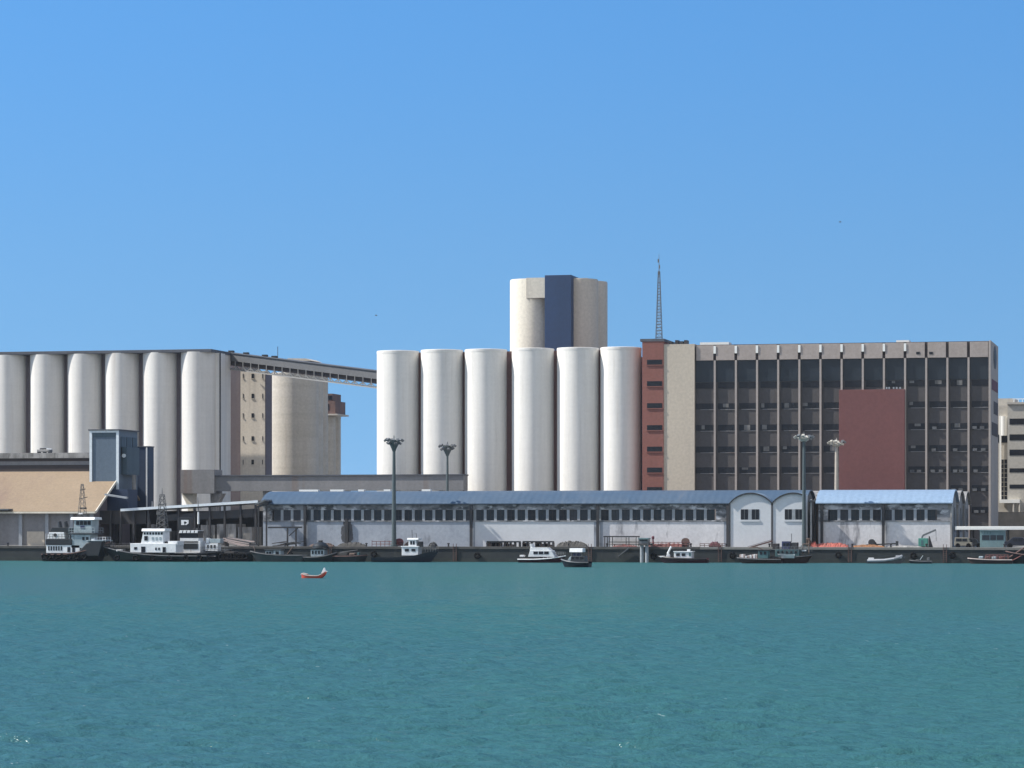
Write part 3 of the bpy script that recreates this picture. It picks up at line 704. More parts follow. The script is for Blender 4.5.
# ------------------------------------------------------------------ low conveyor gallery behind the long warehouse
gy = 491.2
o = thing('conveyor_gallery', 'level grey enclosed gallery running behind the blue roof to the right silos', 'conveyor gallery', (X(320, gy), gy, GZ))
xa, xb = X(183.5, gy), X(463.5, gy)
z0, z1 = Z(490.8, 320, gy), Z(476, 320, gy)
b = MB(); b.box(xa, xb, gy, gy+3, z0, z1); b.build('enclosure', 'gallery_grey', o)
b = MB(); b.box(xa-.1, xb+.1, gy-.2, gy+3.2, z1+.002, z1+.22); b.build('roof_sheet', 'slab_dark', o)
b = MB(); b.box(xa-.3, X(215.5, gy), gy-.7, gy+3.6, z0-.4, Z(469.8, 200, gy)); b.build('head_box', 'gallery_grey', o)
for px in (189.5, 212.5):
    b = MB(); xx = X(px, gy)
    b.prism([(xx-1.6 if px < 200 else xx-.5, z0-.405), (xx+.5 if px < 200 else xx+1.6, z0-.405), (xx+.45, z0-2.6), (xx-.45, z0-2.6)], 'y', gy+.3, gy+2.5)
    b.box(xx-.45, xx+.45, gy+.4, gy+2.4, GZ, z0-2.602); b.build('leg', 'concrete_old' if px > 200 else 'tower_cream', o)
for px in (264, 300, 345, 395, 440):
    b = MB(); xx = X(px, gy); b.box(xx-.4, xx+.4, gy+.6, gy+2.2, GZ, z0-.002); b.build('leg', 'concrete_old', o)

# ------------------------------------------------------------------ the tan shed at the left, with the clerestory behind
HY = 460.0
o = thing('tan_shed', 'big grey walled shed with a wide tan sloping roof at left edge', 'shed', (X(40, HY), HY, GZ))
xr = X(95.5, HY); xl = xr-75
ze = Z(511.3, 60, HY); zr = Z(471.5, 60, HY+12.5)
b = MB(); b.box(xl, xr-1.0, HY+1.0, HY+1.4, GZ, ze+.5); b.build('wall', 'wall_shed', o)
b = MB(); b.prism([(HY, ze), (HY+12.5, zr), (HY+25, ze), (HY+25, ze-.3), (HY+12.5, zr-.32), (HY, ze-.3)], 'x', xl, xr); b.build('roof', 'roof_tan', o)
b = MB(); b.prism([(HY+1.41, GZ), (HY+1.41, ze+.4), (HY+12.5, zr-.5), (HY+23.6, ze+.4), (HY+23.6, GZ)], 'x', xr-1.4, xr-1.0); b.build('gable_wall', 'infill_grey', o)
b = MB(); b.box(xr-.02, xr+.06, HY-.02, HY+.02, ze-.34, ze+.02)
b.bar((xr+.08, HY-.05, ze-.1), (xr+.08, HY+12.5, zr-.1), .16, .42); b.build('verge_trim', 'tower_cream', o)
b = MB(); b.box(xl, xr, HY-.25, HY-.005, ze-.34, ze-.06); b.build('gutter', 'tower_cream', o)
for px in (-7, 19, 45.5, 70, 90):
    b = MB(); xx = X(px, HY); b.box(xx-.28, xx+.28, HY+.55, HY+.995, GZ, ze-.3); b.build('column', 'pier_grey', o)
b = MB(); b.box(X(25, HY), X(42.5, HY), HY+.8, HY+.99, GZ, Z(531.5, 30, HY)); b.build('door', 'office_beige', o)
b = MB(); b.box(X(50, HY), X(58, HY), HY+.9, HY+.99, GZ, Z(534, 30, HY)); b.build('door', 'infill_grey', o)
b = MB(); b.box(X(-3, HY), X(11, HY), HY-1.2, HY+.9, Z(510.2, 5, HY), Z(508.8, 5, HY)); b.build('canopy', 'steel_grey', o)
cy2 = HY+14
o2 = thing('clerestory_hall', 'grey hall with two dark horizontal strips above the tan roof', 'hall', (X(40, cy2), cy2, GZ))
xr2 = X(92, cy2); xl2 = xr2-80
zz = lambda y: Z(y, 45, cy2)
b = MB(); b.box(xl2, xr2, cy2, cy2+14, GZ, zz(458.2)-.001); b.build('wall', 'wall_shed', o2)
b = MB(); b.box(xl2, xr2+.2, cy2-.5, cy2+14.5, zz(458.2), zz(452.9)); b.build('roof_band', 'concrete_old', o2)
for ya, yb in ((458.6, 461.2), (465, 471)):
    b = MB(); b.box(xl2, xr2-.3, cy2-.06, cy2+.1, zz(yb), zz(ya)); b.build('window_strip', 'conveyor_dark', o2)
o3 = thing('rooftop_unit', 'small rusty cooling unit on the flat roof of the grey hall', 'roof unit', (X(44, cy2+2), cy2+2, zz(452.9)))
b = MB(); zb_ = zz(452.9); b.box(X(38, cy2+2), X(50, cy2+2), cy2+1.5, cy2+3.2, zb_+.25, zb_+.62); b.build('housing', 'concrete_old', o3, bevel=.05)
b = MB(); b.cyl(X(42, cy2+2), cy2+2.3, zb_+.622, zb_+.85, .5, 14); b.cyl(X(46, cy2+2), cy2+2.3, zb_+.622, zb_+.85, .5, 14); b.build('fan', 'steel_dark', o3)
b = MB(); b.bar((X(47, cy2+2), cy2+1.8, zb_+.75), (X(52, cy2+2), cy2+1.8, zb_+.7), .2, .2); b.build('pipe', 'pipe_white', o3)
b = MB()
for px in (38.5, 44, 49.5): b.box(X(px, cy2+2)-.08, X(px, cy2+2)+.08, cy2+1.6, cy2+3, zb_, zb_+.248)
b.build('leg', 'steel_dark', o3)

# grey-blue unloading tower
ty = HY+9.3
o = thing('unloading_tower', 'tall grey blue tower with pale edge strips rising out of the tan roof', 'tower', (X(104, ty), ty, GZ))
x0, x1 = X(90.5, ty), X(118.2, ty); zt = Z(430.5, 104, ty)
zlow = GZ+5.5
b = MB(); b.box(x0, x1, ty, ty+9.2, zlow, zt); b.build('shaft', 'tower_blue', o)
b = MB(); b.box(x0-.12, x0+.3, ty-.16, ty-.002, zlow, zt); b.box(x1-.3, x1+.14, ty-.16, ty-.002, zlow, zt); b.box(x0+.301, x1-.301, ty-.16, ty-.002, zt-.35, zt); b.build('edge_strip', 'tower_frame', o)
b = MB(); b.box(x0-.3, x1+.3, ty-.35, ty+9.6, zt+.002, zt+.2); b.build('roof_slab', 'slab_dark', o)
b = MB(); b.box(x0+.5, x1-.5, ty-.05, ty-.003, zt-1.1, zt-.4); b.build('louver', 'tower_teal', o)
for i in range(3):
    b = MB(); b.box(x1+.002, x1+.08, ty+1.2+i*2.7, ty+3.3+i*2.7, zt-4.2, zt-1.0); b.build('side_window', 'glass_dark', o)
zb0, zb1 = Z(475, 128, ty+4), Z(447.5, 128, ty+4)
b = MB(); b.box(x1+.09, x1+1.0, ty+1.5, ty+7.4, zb0, zb1); bx_ = b.build('side_box', 'tower_teal', o, bevel=.04)
b = MB(); b.tube((x1+.5, ty+1.48, Z(455.5, 124, ty)), (x1+.5, ty+1.2, Z(455.5, 124, ty)), .32, 14); b.build('fan_outlet', 'tower_frame', bx_)
b = MB(); b.cyl(x1+1.3, ty+4, GZ, zb0-.002, .35, 12); b.build('spout_pipe', 'concrete_old', o)
for dx in (.3, x1-x0-.3):
    for dy in (.3, 8.9):
        b = MB(); b.box(x0+dx-.25, x0+dx+.25, ty+dy-.25, ty+dy+.25, GZ, zlow-.002); b.build('leg', 'steel_dark', o)
ny = HY+21
o = thing('lift_shaft', 'dark navy lift shaft with a white pipe beside the grey blue tower', 'lift shaft', (X(145, ny), ny, GZ))
x0, x1 = X(136, ny), X(148.5, ny); zt = Z(447, 145, ny)
b = MB(); b.box(x0, x1, ny, ny+2.6, GZ, zt); b.build('shaft', 'tower_navy', o)
b = MB(); b.tube((x1-.25, ny-.18, GZ+3), (x1-.25, ny-.18, zt-.1), .13, 8); b.build('pipe', 'pipe_white', o); b = MB(); b.tube((x1+.28, ny+1.0, GZ+3), (x1+.28, ny+1.0, zt-9.2), .1, 8); b.build('pipe', 'pipe_white', o)
b = MB(); b.box(x0-.1, x1+.1, ny-.12, ny+2.7, zt+.002, zt+.15); b.build('roof_slab', 'slab_dark', o)
# dark open machinery shed between the tower and the long warehouse
my = 463.5
o = thing('machinery_shed', 'dark open shed with a long thin pale roof edge behind the tugs', 'shed', (X(180, my), my, GZ))
A0 = (X(122, my), my, Z(509.3, 122, my)); A1 = (X(258, my), my, Z(500.8, 258, my))
b = MB(); b.prism([(A0[0], A0[2]), (A1[0], A1[2]), (A1[0], A1[2]-.3), (A0[0], A0[2]-.3)], 'y', my, my+10); b.build('roof', 'steel_grey', o)
b = MB(); b.bar((A0[0]-.2, my-.1, A0[2]-.12), (A1[0], my-.1, A1[2]-.12), .18, .42); b.build('roof_edge', 'tower_frame', o)
b = MB(); b.prism([(A0[0]+6, A0[2]-1.0), (A1[0], A1[2]-1.2), (A1[0], A1[2]-2.6), (A0[0]+6, A0[2]-2.0)], 'y', my+.5, my+.8); b.build('beam', 'steel_dark', o)
b = MB(); b.box(X(108, my), A1[0], my+10.2, my+10.6, GZ, Z(511, 180, my+10)); b.build('rear_wall', 'steel_dark', o)
for px in (110, 120, 133, 148, 163, 178, 194, 209, 224, 240, 255):
    b = MB(); xx = X(px, my); b.box(xx-.16, xx+.16, my+.2, my+.5, GZ, A0[2]+(A1[2]-A0[2])*max(0, (px-122)/136)-.35); b.build('post', 'steel_dark', o)
b = MB(); b.box(X(98, my+1), X(146, my+1), my+1, my+9, Z(524, 120, my), Z(510.5, 120, my)); b.build('hopper', 'steel_dark', o)
b = MB(); b.box(X(106, my+4), X(127, my+4), my+4.5, my+9, Z(510.4, 120, my), Z(489, 120, my)); b.build('machine_house', 'tower_navy', o)
b = MB(); b.bar((X(106, my), my-.3, Z(494.5, 106, my)), (X(128, my), my-.3, Z(498, 128, my)), .8, .3); b.build('awning', 'pier_grey', o)
for px, w, y in ((205, 14, 525), (221, 19, 524), (242, 14, 527), (188, 15, 528), (158, 14, 531)):
    b = MB(); b.box(X(px, my+3), X(px+w, my+3), my+.9, my+6, GZ, Z(y, px, my+3)); b.build('bay_wall', 'concrete_old', o)

# ------------------------------------------------------------------ lamp masts
def mast(px, Y, ytop, pole_r, m, label, headm, funnel):
    x = X(px, Y); zt = Z(ytop, px, Y)
    o = thing('lamp_mast', label, 'lamp mast', (x, Y, GZ), 'tall floodlight masts')
    b = MB(); b.lathe(x, Y, [(pole_r*1.9, GZ), (pole_r*1.9, GZ+.3), (pole_r*1.25, GZ+.32), (pole_r*.72, zt-1.2)], 14); b.build('pole', m, o, smooth=True)
    if funnel:
        b = MB(); b.lathe(x, Y, [(pole_r*.75, zt-2.4), (.4, zt-1.9), (.75, zt-1.2), (.8, zt-.6), (.5, zt-.55)], 16); hd = b.build('head', m, o, smooth=True)
    else:
        b = MB(); b.lathe(x, Y, [(.35, zt-1.35), (.7, zt-1.15), (.75, zt-.85), (.3, zt-.8)], 16); hd = b.build('head', headm, o, smooth=True)
    b = MB(); b.tube((x, Y, zt-.8), (x, Y, zt+.1), .11, 8, .05); b.build('tip', m, o)
    rl = random.Random(int(px))
    for n_, r, dz in ((9, 1.3, -.5), (6, .95, -1.0 if funnel else -.7)):
        for i in range(n_):
            a = 2*pi*i/n_+rl.uniform(-.15, .15); cx, cy_ = x+r*cos(a), Y+r*sin(a); zz = zt+dz+rl.uniform(-.12, .12)
            b = MB(); b.bar((x+.5*cos(a), Y+.5*sin(a), zz-.25), (cx, cy_, zz-.1), .07, .07)
            b.bar((cx-.16*cos(a), cy_-.16*sin(a), zz+.06), (cx+.22*cos(a), cy_+.22*sin(a), zz-.2), .42, .3); b.build('lamp', headm if rl.random() < (.35 if funnel else .7) else 'steel_grey', o)
    return o
mast(394, 447.3, 436.2, .30, 'mast_green', 'tallest dark green lamp mast standing on the quay before the long warehouse', 'steel_grey', True)
mast(447.4, 489.6, 442.3, .24, 'mast_green', 'shorter dark lamp mast rising in front of the second white silo', 'steel_grey', True)
mast(804, 446.9, 432.6, .27, 'mast_green', 'lamp mast with pale lamps on the quay by the twin gables', 'lamp_head', False)
mast(836.6, 489.4, 438.6, .36, 'mast_beige', 'pale beige lamp mast in front of the left edge of maroon panel', 'lamp_head', False)

# ------------------------------------------------------------------ things on the quay
def qx(px, Y=447.5): return X(px, Y)
def qz(py, px, Y=447.5): return Z(py, px, Y)
def box_on(mb, pa, pb, ya, yb, Y, d=1.0):
    mb.box(qx(pa, Y), qx(pb, Y), Y, Y+d, qz(yb, pa, Y), qz(ya, pa, Y)); return mb
# bus-shelter like pergola
Y = 447.6
o = thing('quay_shelter', 'flat roofed open shelter on thin posts on the quay before the white wall', 'shelter', (qx(620), Y, GZ))
b = MB(); b.box(qx(603.5), qx(636.5), Y-.2, Y+2.6, qz(537.2, 620), qz(536, 620)); b.build('roof', 'steel_dark', o)
for px in (604.5, 609.5, 626, 636):
    for dy in (0, 2.3):
        b = MB(); b.tube((qx(px), Y+dy, GZ), (qx(px), Y+dy, qz(537.3, 620)), .06, 6); b.build('post', 'steel_dark', o)
b = MB(); b.bar((qx(604), Y+2.3, GZ+.75), (qx(636), Y+2.3, GZ+.75), .1, .12); b.bar((qx(604), Y+2.3, GZ+.4), (qx(636), Y+2.3, GZ+.4), .1, .1); b.build('rail', 'steel_grey', o)
b = MB(); b.box(qx(611), qx(624), Y+1.4, Y+1.9, GZ+.38, GZ+.46); b.box(qx(612), qx(612.6), Y+1.45, Y+1.85, GZ, GZ+.378); b.box(qx(622.4), qx(623), Y+1.45, Y+1.85, GZ, GZ+.378); b.build('bench', 'rail_rust', o)
# blue-grey booth on two concrete piles
Y = 444.4
o = thing('pile_booth', 'blue grey booth on two pale concrete piles standing in the water', 'booth', (qx(644, Y), Y, 0))
for px in (641.3, 646.3):
    b = MB(); b.cyl(qx(px, Y), Y+.5, -2, GZ+.3, .28, 14); b.build('pile', 'pier_grey', o, smooth=True)
b = MB(); b.box(qx(638.5, Y), qx(649.3, Y), Y-.5, Y+1.5, GZ+.3, GZ+.55); b.build('platform', 'deck_grey', o)
b = MB(); b.box(qx(639.3, Y), qx(648.4, Y), Y-.3, Y+1.3, GZ+.552, qz(538.3, 644, Y)-.15); b.build('cabin', 'steel_grey', o)
b = MB(); b.box(qx(640.3, Y), qx(647.4, Y), Y-.33, Y-.2, GZ+.95, GZ+1.35); b.build('window', 'glass_blue', o)
b = MB(); b.box(qx(638.8, Y), qx(648.9, Y), Y-.5, Y+1.5, qz(538.3, 644, Y)-.148, qz(538.0, 644, Y)); b.build('roof', 'kiosk_teal', o)
b = MB(); b.bar((qx(617, Y), Y+1.0, .9), (qx(628, Y), Y+1.0, GZ-.1), .7, .14); tag(b.build('gangway', 'strake_grey'), 'narrow grey gangway sloping down the quay wall left of the booth', 'gangway')
# rusty rails / fish traps along the quay
def railing(pa, pb, Y, m, label, hh=.9):
    o = thing('railing', label, 'railing', (qx((pa+pb)/2, Y), Y, GZ), 'rusty railings on the quay')
    b = MB(); n = max(3, int((pb-pa)/4))
    for i in range(n+1):
        xx = qx(pa+(pb-pa)*i/n, Y); b.tube((xx, Y, GZ), (xx, Y, GZ+hh*random.uniform(.85, 1.1)), .05, 5)
    b.build('post', m, o)
    b = MB(); b.tube((qx(pa, Y), Y, GZ+hh*.9), (qx(pb, Y), Y, GZ+hh*.9), .045, 5); b.tube((qx(pa, Y), Y, GZ+hh*.45), (qx(pb, Y), Y, GZ+hh*.45), .045, 5); b.build('rail', m, o)
railing(650, 690, 447.3, 'rail_rust', 'red rusty railing on the quay behind the small red hulled boat', .8)
railing(372, 402, 447.3, 'rail_rust', 'rusty railing at the foot of the tall green mast')
railing(700, 727, 447.5, 'strake_rust', 'short brown railing left of the twin gables', .6)
def heap(name, label, cat, px, Y, w, h, m, seed, d=1.2, parts=26):
    # loose pile of crumpled cloth or nets
    rnd = random.Random(seed); b = MB(); n = 28; k = 8
    vs = []; fs = []; x0 = qx(px, Y); W_ = w/S(px, Y)
    for i in range(n+1):
        for j in range(k+1):
            u_ = i/n; v_ = j/k
            e = (sin(pi*u_)**.4)*(sin(pi*v_)**.6)
            vs.append((x0+(u_-.5)*W_, Y+(v_-.5)*d, GZ+.02+e*h*rnd.uniform(.55, 1.1)))
    for i in range(n):
        for j in range(k):
            a = i*(k+1)+j; fs.append((a, a+1, a+k+2, a+k+1))
    b.add(vs, fs); return tag(b.build(name, m), label, cat)
heap('net_heap', 'long coral red heap of fishing nets on the quay before the stained wall', 'nets', 832, 447.6, 34, .75, 'net_coral', 3)
heap('net_heap', 'orange brown low heap of nets right of the coral red heap', 'nets', 868, 447.6, 34, .42, 'orange', 4)
heap('net_heap', 'pink coral strip of nets beside the tall mast by the gables', 'nets', 814, 447.3, 7, .95, 'net_coral', 5)
heap('net_heap', 'dark brown heap of netting at the foot of quay lamp mast', 'nets', 808, 447.9, 9, 1.5, 'rope_brown', 6, .9)
heap('net_heap', 'pale grey low heap of sacks left of the green crane', 'sacks', 905, 447.6, 36, .3, 'concrete_old', 8)
heap('net_heap', 'low rust red heap of nets below the quay shelter', 'nets', 625, 447.0, 26, .38, 'rail_rust', 9, .5)
heap('net_heap', 'rusty red heap of netting under the quay oil drum', 'nets', 668, 448.6, 42, .6, 'rail_rust', 10)
heap('gear_heap', 'dark bundle of gear on the quay right of the white cabined launch', 'gear', 433, 447.6, 9, .75, 'hull_black', 12, .8)
heap('gear_heap', 'low dark heap of ropes above the round canopied fishing boat', 'gear', 322, 447.8, 26, .6, 'rope_brown', 13, .9)
heap('gear_heap', 'grey brown heap of scrap on the quay under the dark wall patch', 'gear', 352, 447.8, 30, .7, 'quay_cap', 14, .9)
heap('gear_heap', 'dark grey heap of traps between trap rack and quay shelter', 'gear', 572, 447.8, 32, .95, 'quay_cap', 15, 1.0)
heap('gear_heap', 'low brown heap of cloths right of the maroon cable reel', 'gear', 411, 448.2, 14, .9, 'rope_brown', 16, .8)
heap('gear_heap', 'maroon brown bundle on the quay left of the twin gables', 'gear', 715, 448.0, 12, .95, 'maroon', 17, .8)
# drums
def drum(px, yt, m, label, r=.42):
    x = qx(px, 448); zt = qz(yt, px, 448); o = thing('cable_reel', label, 'cable reel', (x, 448, GZ), 'brown reels on the quay')
    b = MB(); zc = zt-.6
    b.tube((x, 447.6, zc), (x, 447.72, zc), .58, 20); b.tube((x, 448.3, zc), (x, 448.42, zc), .58, 20); b.build('flange', m, o)
    b = MB(); b.tube((x, 447.722, zc), (x, 448.298, zc), .35, 16); b.build('core', 'rope_brown', o)
    b = MB(); b.box(x-.5, x-.38, 447.5, 448.5, GZ, zc); b.box(x+.38, x+.5, 447.5, 448.5, GZ, zc); b.build('stand', 'steel_dark', o)
drum(685.5, 537.8, 'brick_brown', 'brown cable reel above the small red hulled boat')
drum(399.3, 538.3, 'maroon', 'maroon cable reel at the foot of the tall green mast')
b = MB(); x = qx(653, 448); b.lathe(x, 448, [(.2, GZ), (.13, GZ+.25), (.12, GZ+1.2), (.22, GZ+1.3), (.22, GZ+1.55), (.08, GZ+1.7)], 10); tag(b.build('signal_post', 'maroon', smooth=True), 'short dark maroon post right of the booth on piles', 'post')
# stacked dark trap racks
def rack(pa, pb, Y, label):
    o = thing('pallet_rack', label, 'rack', (qx((pa+pb)/2, Y), Y, GZ), 'dark racks of stacked traps')
    zt = qz(541, pa, Y)
    b = MB(); b.box(qx(pa, Y), qx(pb, Y), Y, Y+1.3, zt-.22, zt); b.build('top_layer', 'hull_black', o)
    n = 7
    for i in range(n+1):
        xx = qx(pa, Y)+(qx(pb, Y)-qx(pa, Y))*i/n
        b = MB(); b.box(xx-.07, xx+.07, Y+.05, Y+1.2, GZ, zt-.222); b.build('post', 'steel_dark', o)
    b = MB()
    rr = random.Random(int(pa))
    for i in range(12):
        xx = qx(pa+1+(pb-pa-3)*rr.random(), Y); b.box(xx-.3, xx+.3, Y+.2, Y+1.1, GZ+.02, GZ+rr.uniform(.2, .8))
    tr = b.build('trap', 'rope_brown', o); 
rack(486.5, 519, 447.4, 'left of the two dark trap racks on the quay')
rack(522.5, 552.5, 447.4, 'right of the two dark trap racks, behind the white yacht')
# lumber on the quay, left
o = thing('timber_stack', 'slanting stack of pinkish grey planks lying by the tugs', 'timber stack', (qx(240, 447), 447, GZ))
rr = random.Random(5)
for i in range(11):
    px0 = 225+rr.uniform(-2, 3); px1 = 254+rr.uniform(-6, 3); yA = 537+i*.55+rr.uniform(-.3, .3); yB = 541+i*.85
    Yb = 447.9-i*.16
    b = MB(); b.bar((qx(px0, Yb), Yb, qz(yA, px0, Yb)), (qx(px1, Yb), Yb, qz(yB, px1, Yb)), .26, .17); b.build('plank', 'timber_pink' if i % 3 else 'strake_grey', o)
b = MB(); b.box(qx(227, 448), qx(228.5, 448), 446.8, 448.3, GZ, qz(541, 227, 448)); b.box(qx(250, 448), qx(251.5, 448), 446.8, 448.3, GZ, qz(547, 250, 448)+.4); b.build('trestle', 'steel_dark', o)
# green crane
Y = 447.6
o = thing('quay_crane', 'small green crane cabin with a bent boom on the quay', 'crane', (qx(923, Y), Y, GZ))
b = MB(); b.box(qx(918.3, Y), qx(927.8, Y), Y, Y+1.4, GZ+.15, qz(538.2, 923, Y)); b.build('cabin', 'crane_green', o, bevel=.05)
b = MB(); b.box(qx(921, Y), qx(923.2, Y), Y-.03, Y+.1, GZ+.35, GZ+1.1); b.build('door', 'cabin_teal', o)
b = MB(); b.box(qx(917.9, Y), qx(928.5, Y), Y-.1, Y+1.5, GZ, GZ+.148); b.build('base', 'steel_dark', o)
b = MB(); p = [(qx(921.5, Y), Y+.7, qz(538.3, 923, Y)), (qx(922.5, Y), Y+.7, qz(535.5, 923, Y)), (qx(926, Y), Y+.7, qz(534, 923, Y)), (qx(935.5, Y), Y+.7, qz(529.8, 923, Y))]
for i in range(3): b.bar(p[i], p[i+1], .22, .26)
b.build('boom', 'steel_grey', o)
b = MB(); b.tube(p[3], (p[3][0]+.05, Y+.7, GZ+1.0), .03, 5); b.build('cable', 'steel_dark', o)
b = MB(); b.prism([(qx(928.6, Y), GZ), (qx(932.5, Y), GZ), (qx(929, Y), GZ+1.7), (qx(928.6, Y), GZ+1.7)], 'y', Y+.3, Y+1.1); b.build('counterweight', 'steel_dark', o)
# anchor-like dark machinery by the long pipe
o = thing('winch', 'dark rusty winch with a long shaft on the quay by the downpipe', 'winch', (qx(873, Y), Y, GZ))
b = MB(); b.tube((qx(871.5, Y), Y, GZ+.75), (qx(871.5, Y), Y+.8, GZ+.75), .5, 14); b.tube((qx(873.5, Y), Y+.2, GZ+.5), (qx(873.5, Y), Y+.9, GZ+.5), .4, 14); b.build('drum', 'steel_dark', o)
b = MB(); b.bar((qx(866, Y), Y+.5, GZ+.35), (qx(897, Y), Y+.5, GZ+.6), .2, .2); b.build('shaft', 'steel_dark', o)
b = MB(); b.box(qx(895.5, Y), qx(898, Y), Y+.2, Y+.8, GZ, GZ+.95); b.box(qx(870, Y), qx(876, Y), Y+.05, Y+.9, GZ, GZ+.3); b.build('stand', 'steel_dark', o)
# canopy on the right
Y = 451.0
o = thing('walkway_canopy', 'long flat white canopy on thin posts at right end of quay', 'canopy', (qx(990, Y), Y, GZ))
xa, xb = qx(955, Y), qx(1075, Y)
b = MB(); b.box(xa, xb, Y, Y+4, qz(529.8, 990, Y), qz(526.3, 990, Y)); b.build('roof', 'annex_white', o, bevel=.03)
for px in (957, 972, 1007, 1030, 1055):
    for dy in (.3, 3.6):
        b = MB(); b.tube((qx(px, Y), Y+dy, GZ), (qx(px, Y), Y+dy, qz(529.8, 990, Y)), .09, 8); b.build('post', 'steel_dark', o)
Y = 447.9
o = thing('kiosk', 'pale teal kiosk with dark windows under the white canopy', 'kiosk', (qx(993, Y), Y, GZ))
b = MB(); b.box(qx(980, Y), qx(1004.8, Y), Y, Y+2.4, GZ, qz(531, 990, Y)); b.build('wall', 'kiosk_teal', o, bevel=.03)
b = MB(); b.box(qx(979.6, Y), qx(1005.4, Y), Y-.2, Y+2.6, qz(531, 990, Y)+.002, qz(530.2, 990, Y)); b.build('roof', 'kiosk_teal', o)
for pa, pb in ((982, 989.5), (990.3, 996), (996.8, 1003.5)):
    b = MB(); b.box(qx(pa, Y), qx(pb, Y), Y-.03, Y+.1, qz(540, 990, Y), qz(535.2, 990, Y)); b.build('window', 'glass_blue', o)
for px in (984.5, 987, 990): 
    b = MB(); b.box(qx(px, Y), qx(px+.7, Y), Y-.03, Y+.1, qz(534, 990, Y), qz(531.5, 990, Y)); b.build('vent', 'cabin_teal', o)
def car(pxc, Y, L_, Wd, Hh, m, label, name, van=True):
    x = qx(pxc, Y); o = thing(name, label, 'van' if van else 'car', (x, Y, GZ))
    b = MB()
    prof = [(-.5, .18), (.5, .18), (.5, .5), (.40, .54), (.30, .98), (-.46, 1.0), (-.5, .55)] if van else [(-.5, .2), (.5, .2), (.5, .5), (.3, .56), (.14, .97), (-.2, 1.0), (-.4, .6), (-.5, .58)]
    b.prism([(x+p*L_, GZ+z*Hh) for p, z in prof], 'y', Y-Wd/2, Y+Wd/2); b.build('body', m, o, bevel=.06)
    for sx in (-.3, .3):
        for sy in (-1, 1):
            b = MB(); b.tube((x+sx*L_, Y+sy*(Wd/2-.22), GZ+.33), (x+sx*L_, Y+sy*(Wd/2+.02), GZ+.33), .33, 14); b.build('wheel', 'rubber', o)
    for a_, c_ in (((-.4, -.08), (-.04, .22)) if van else ((-.2, -.04), (-.01, .13))):
        b = MB(); b.box(x+a_*L_, x+c_*L_, Y-Wd/2-.03, Y-Wd/2+.05, GZ+.62*Hh, GZ+.9*Hh); b.build('window', 'glass_dark', o)
    return o
car(963.5, 448.3, 2.6, 1.4, 1.5, 'van_beige', 'small beige van parked on the quay beside the vaulted gables', 'parked_van')
car(1019, 448.6, 4.2, 1.7, 1.55, 'hull_navy', 'dark navy car parked right of the teal kiosk', 'parked_car', False)
car(973.5, 449.2, 2.6, 1.5, 1.35, 'hull_black', 'black car half hidden between the beige van and teal kiosk', 'parked_car', False)

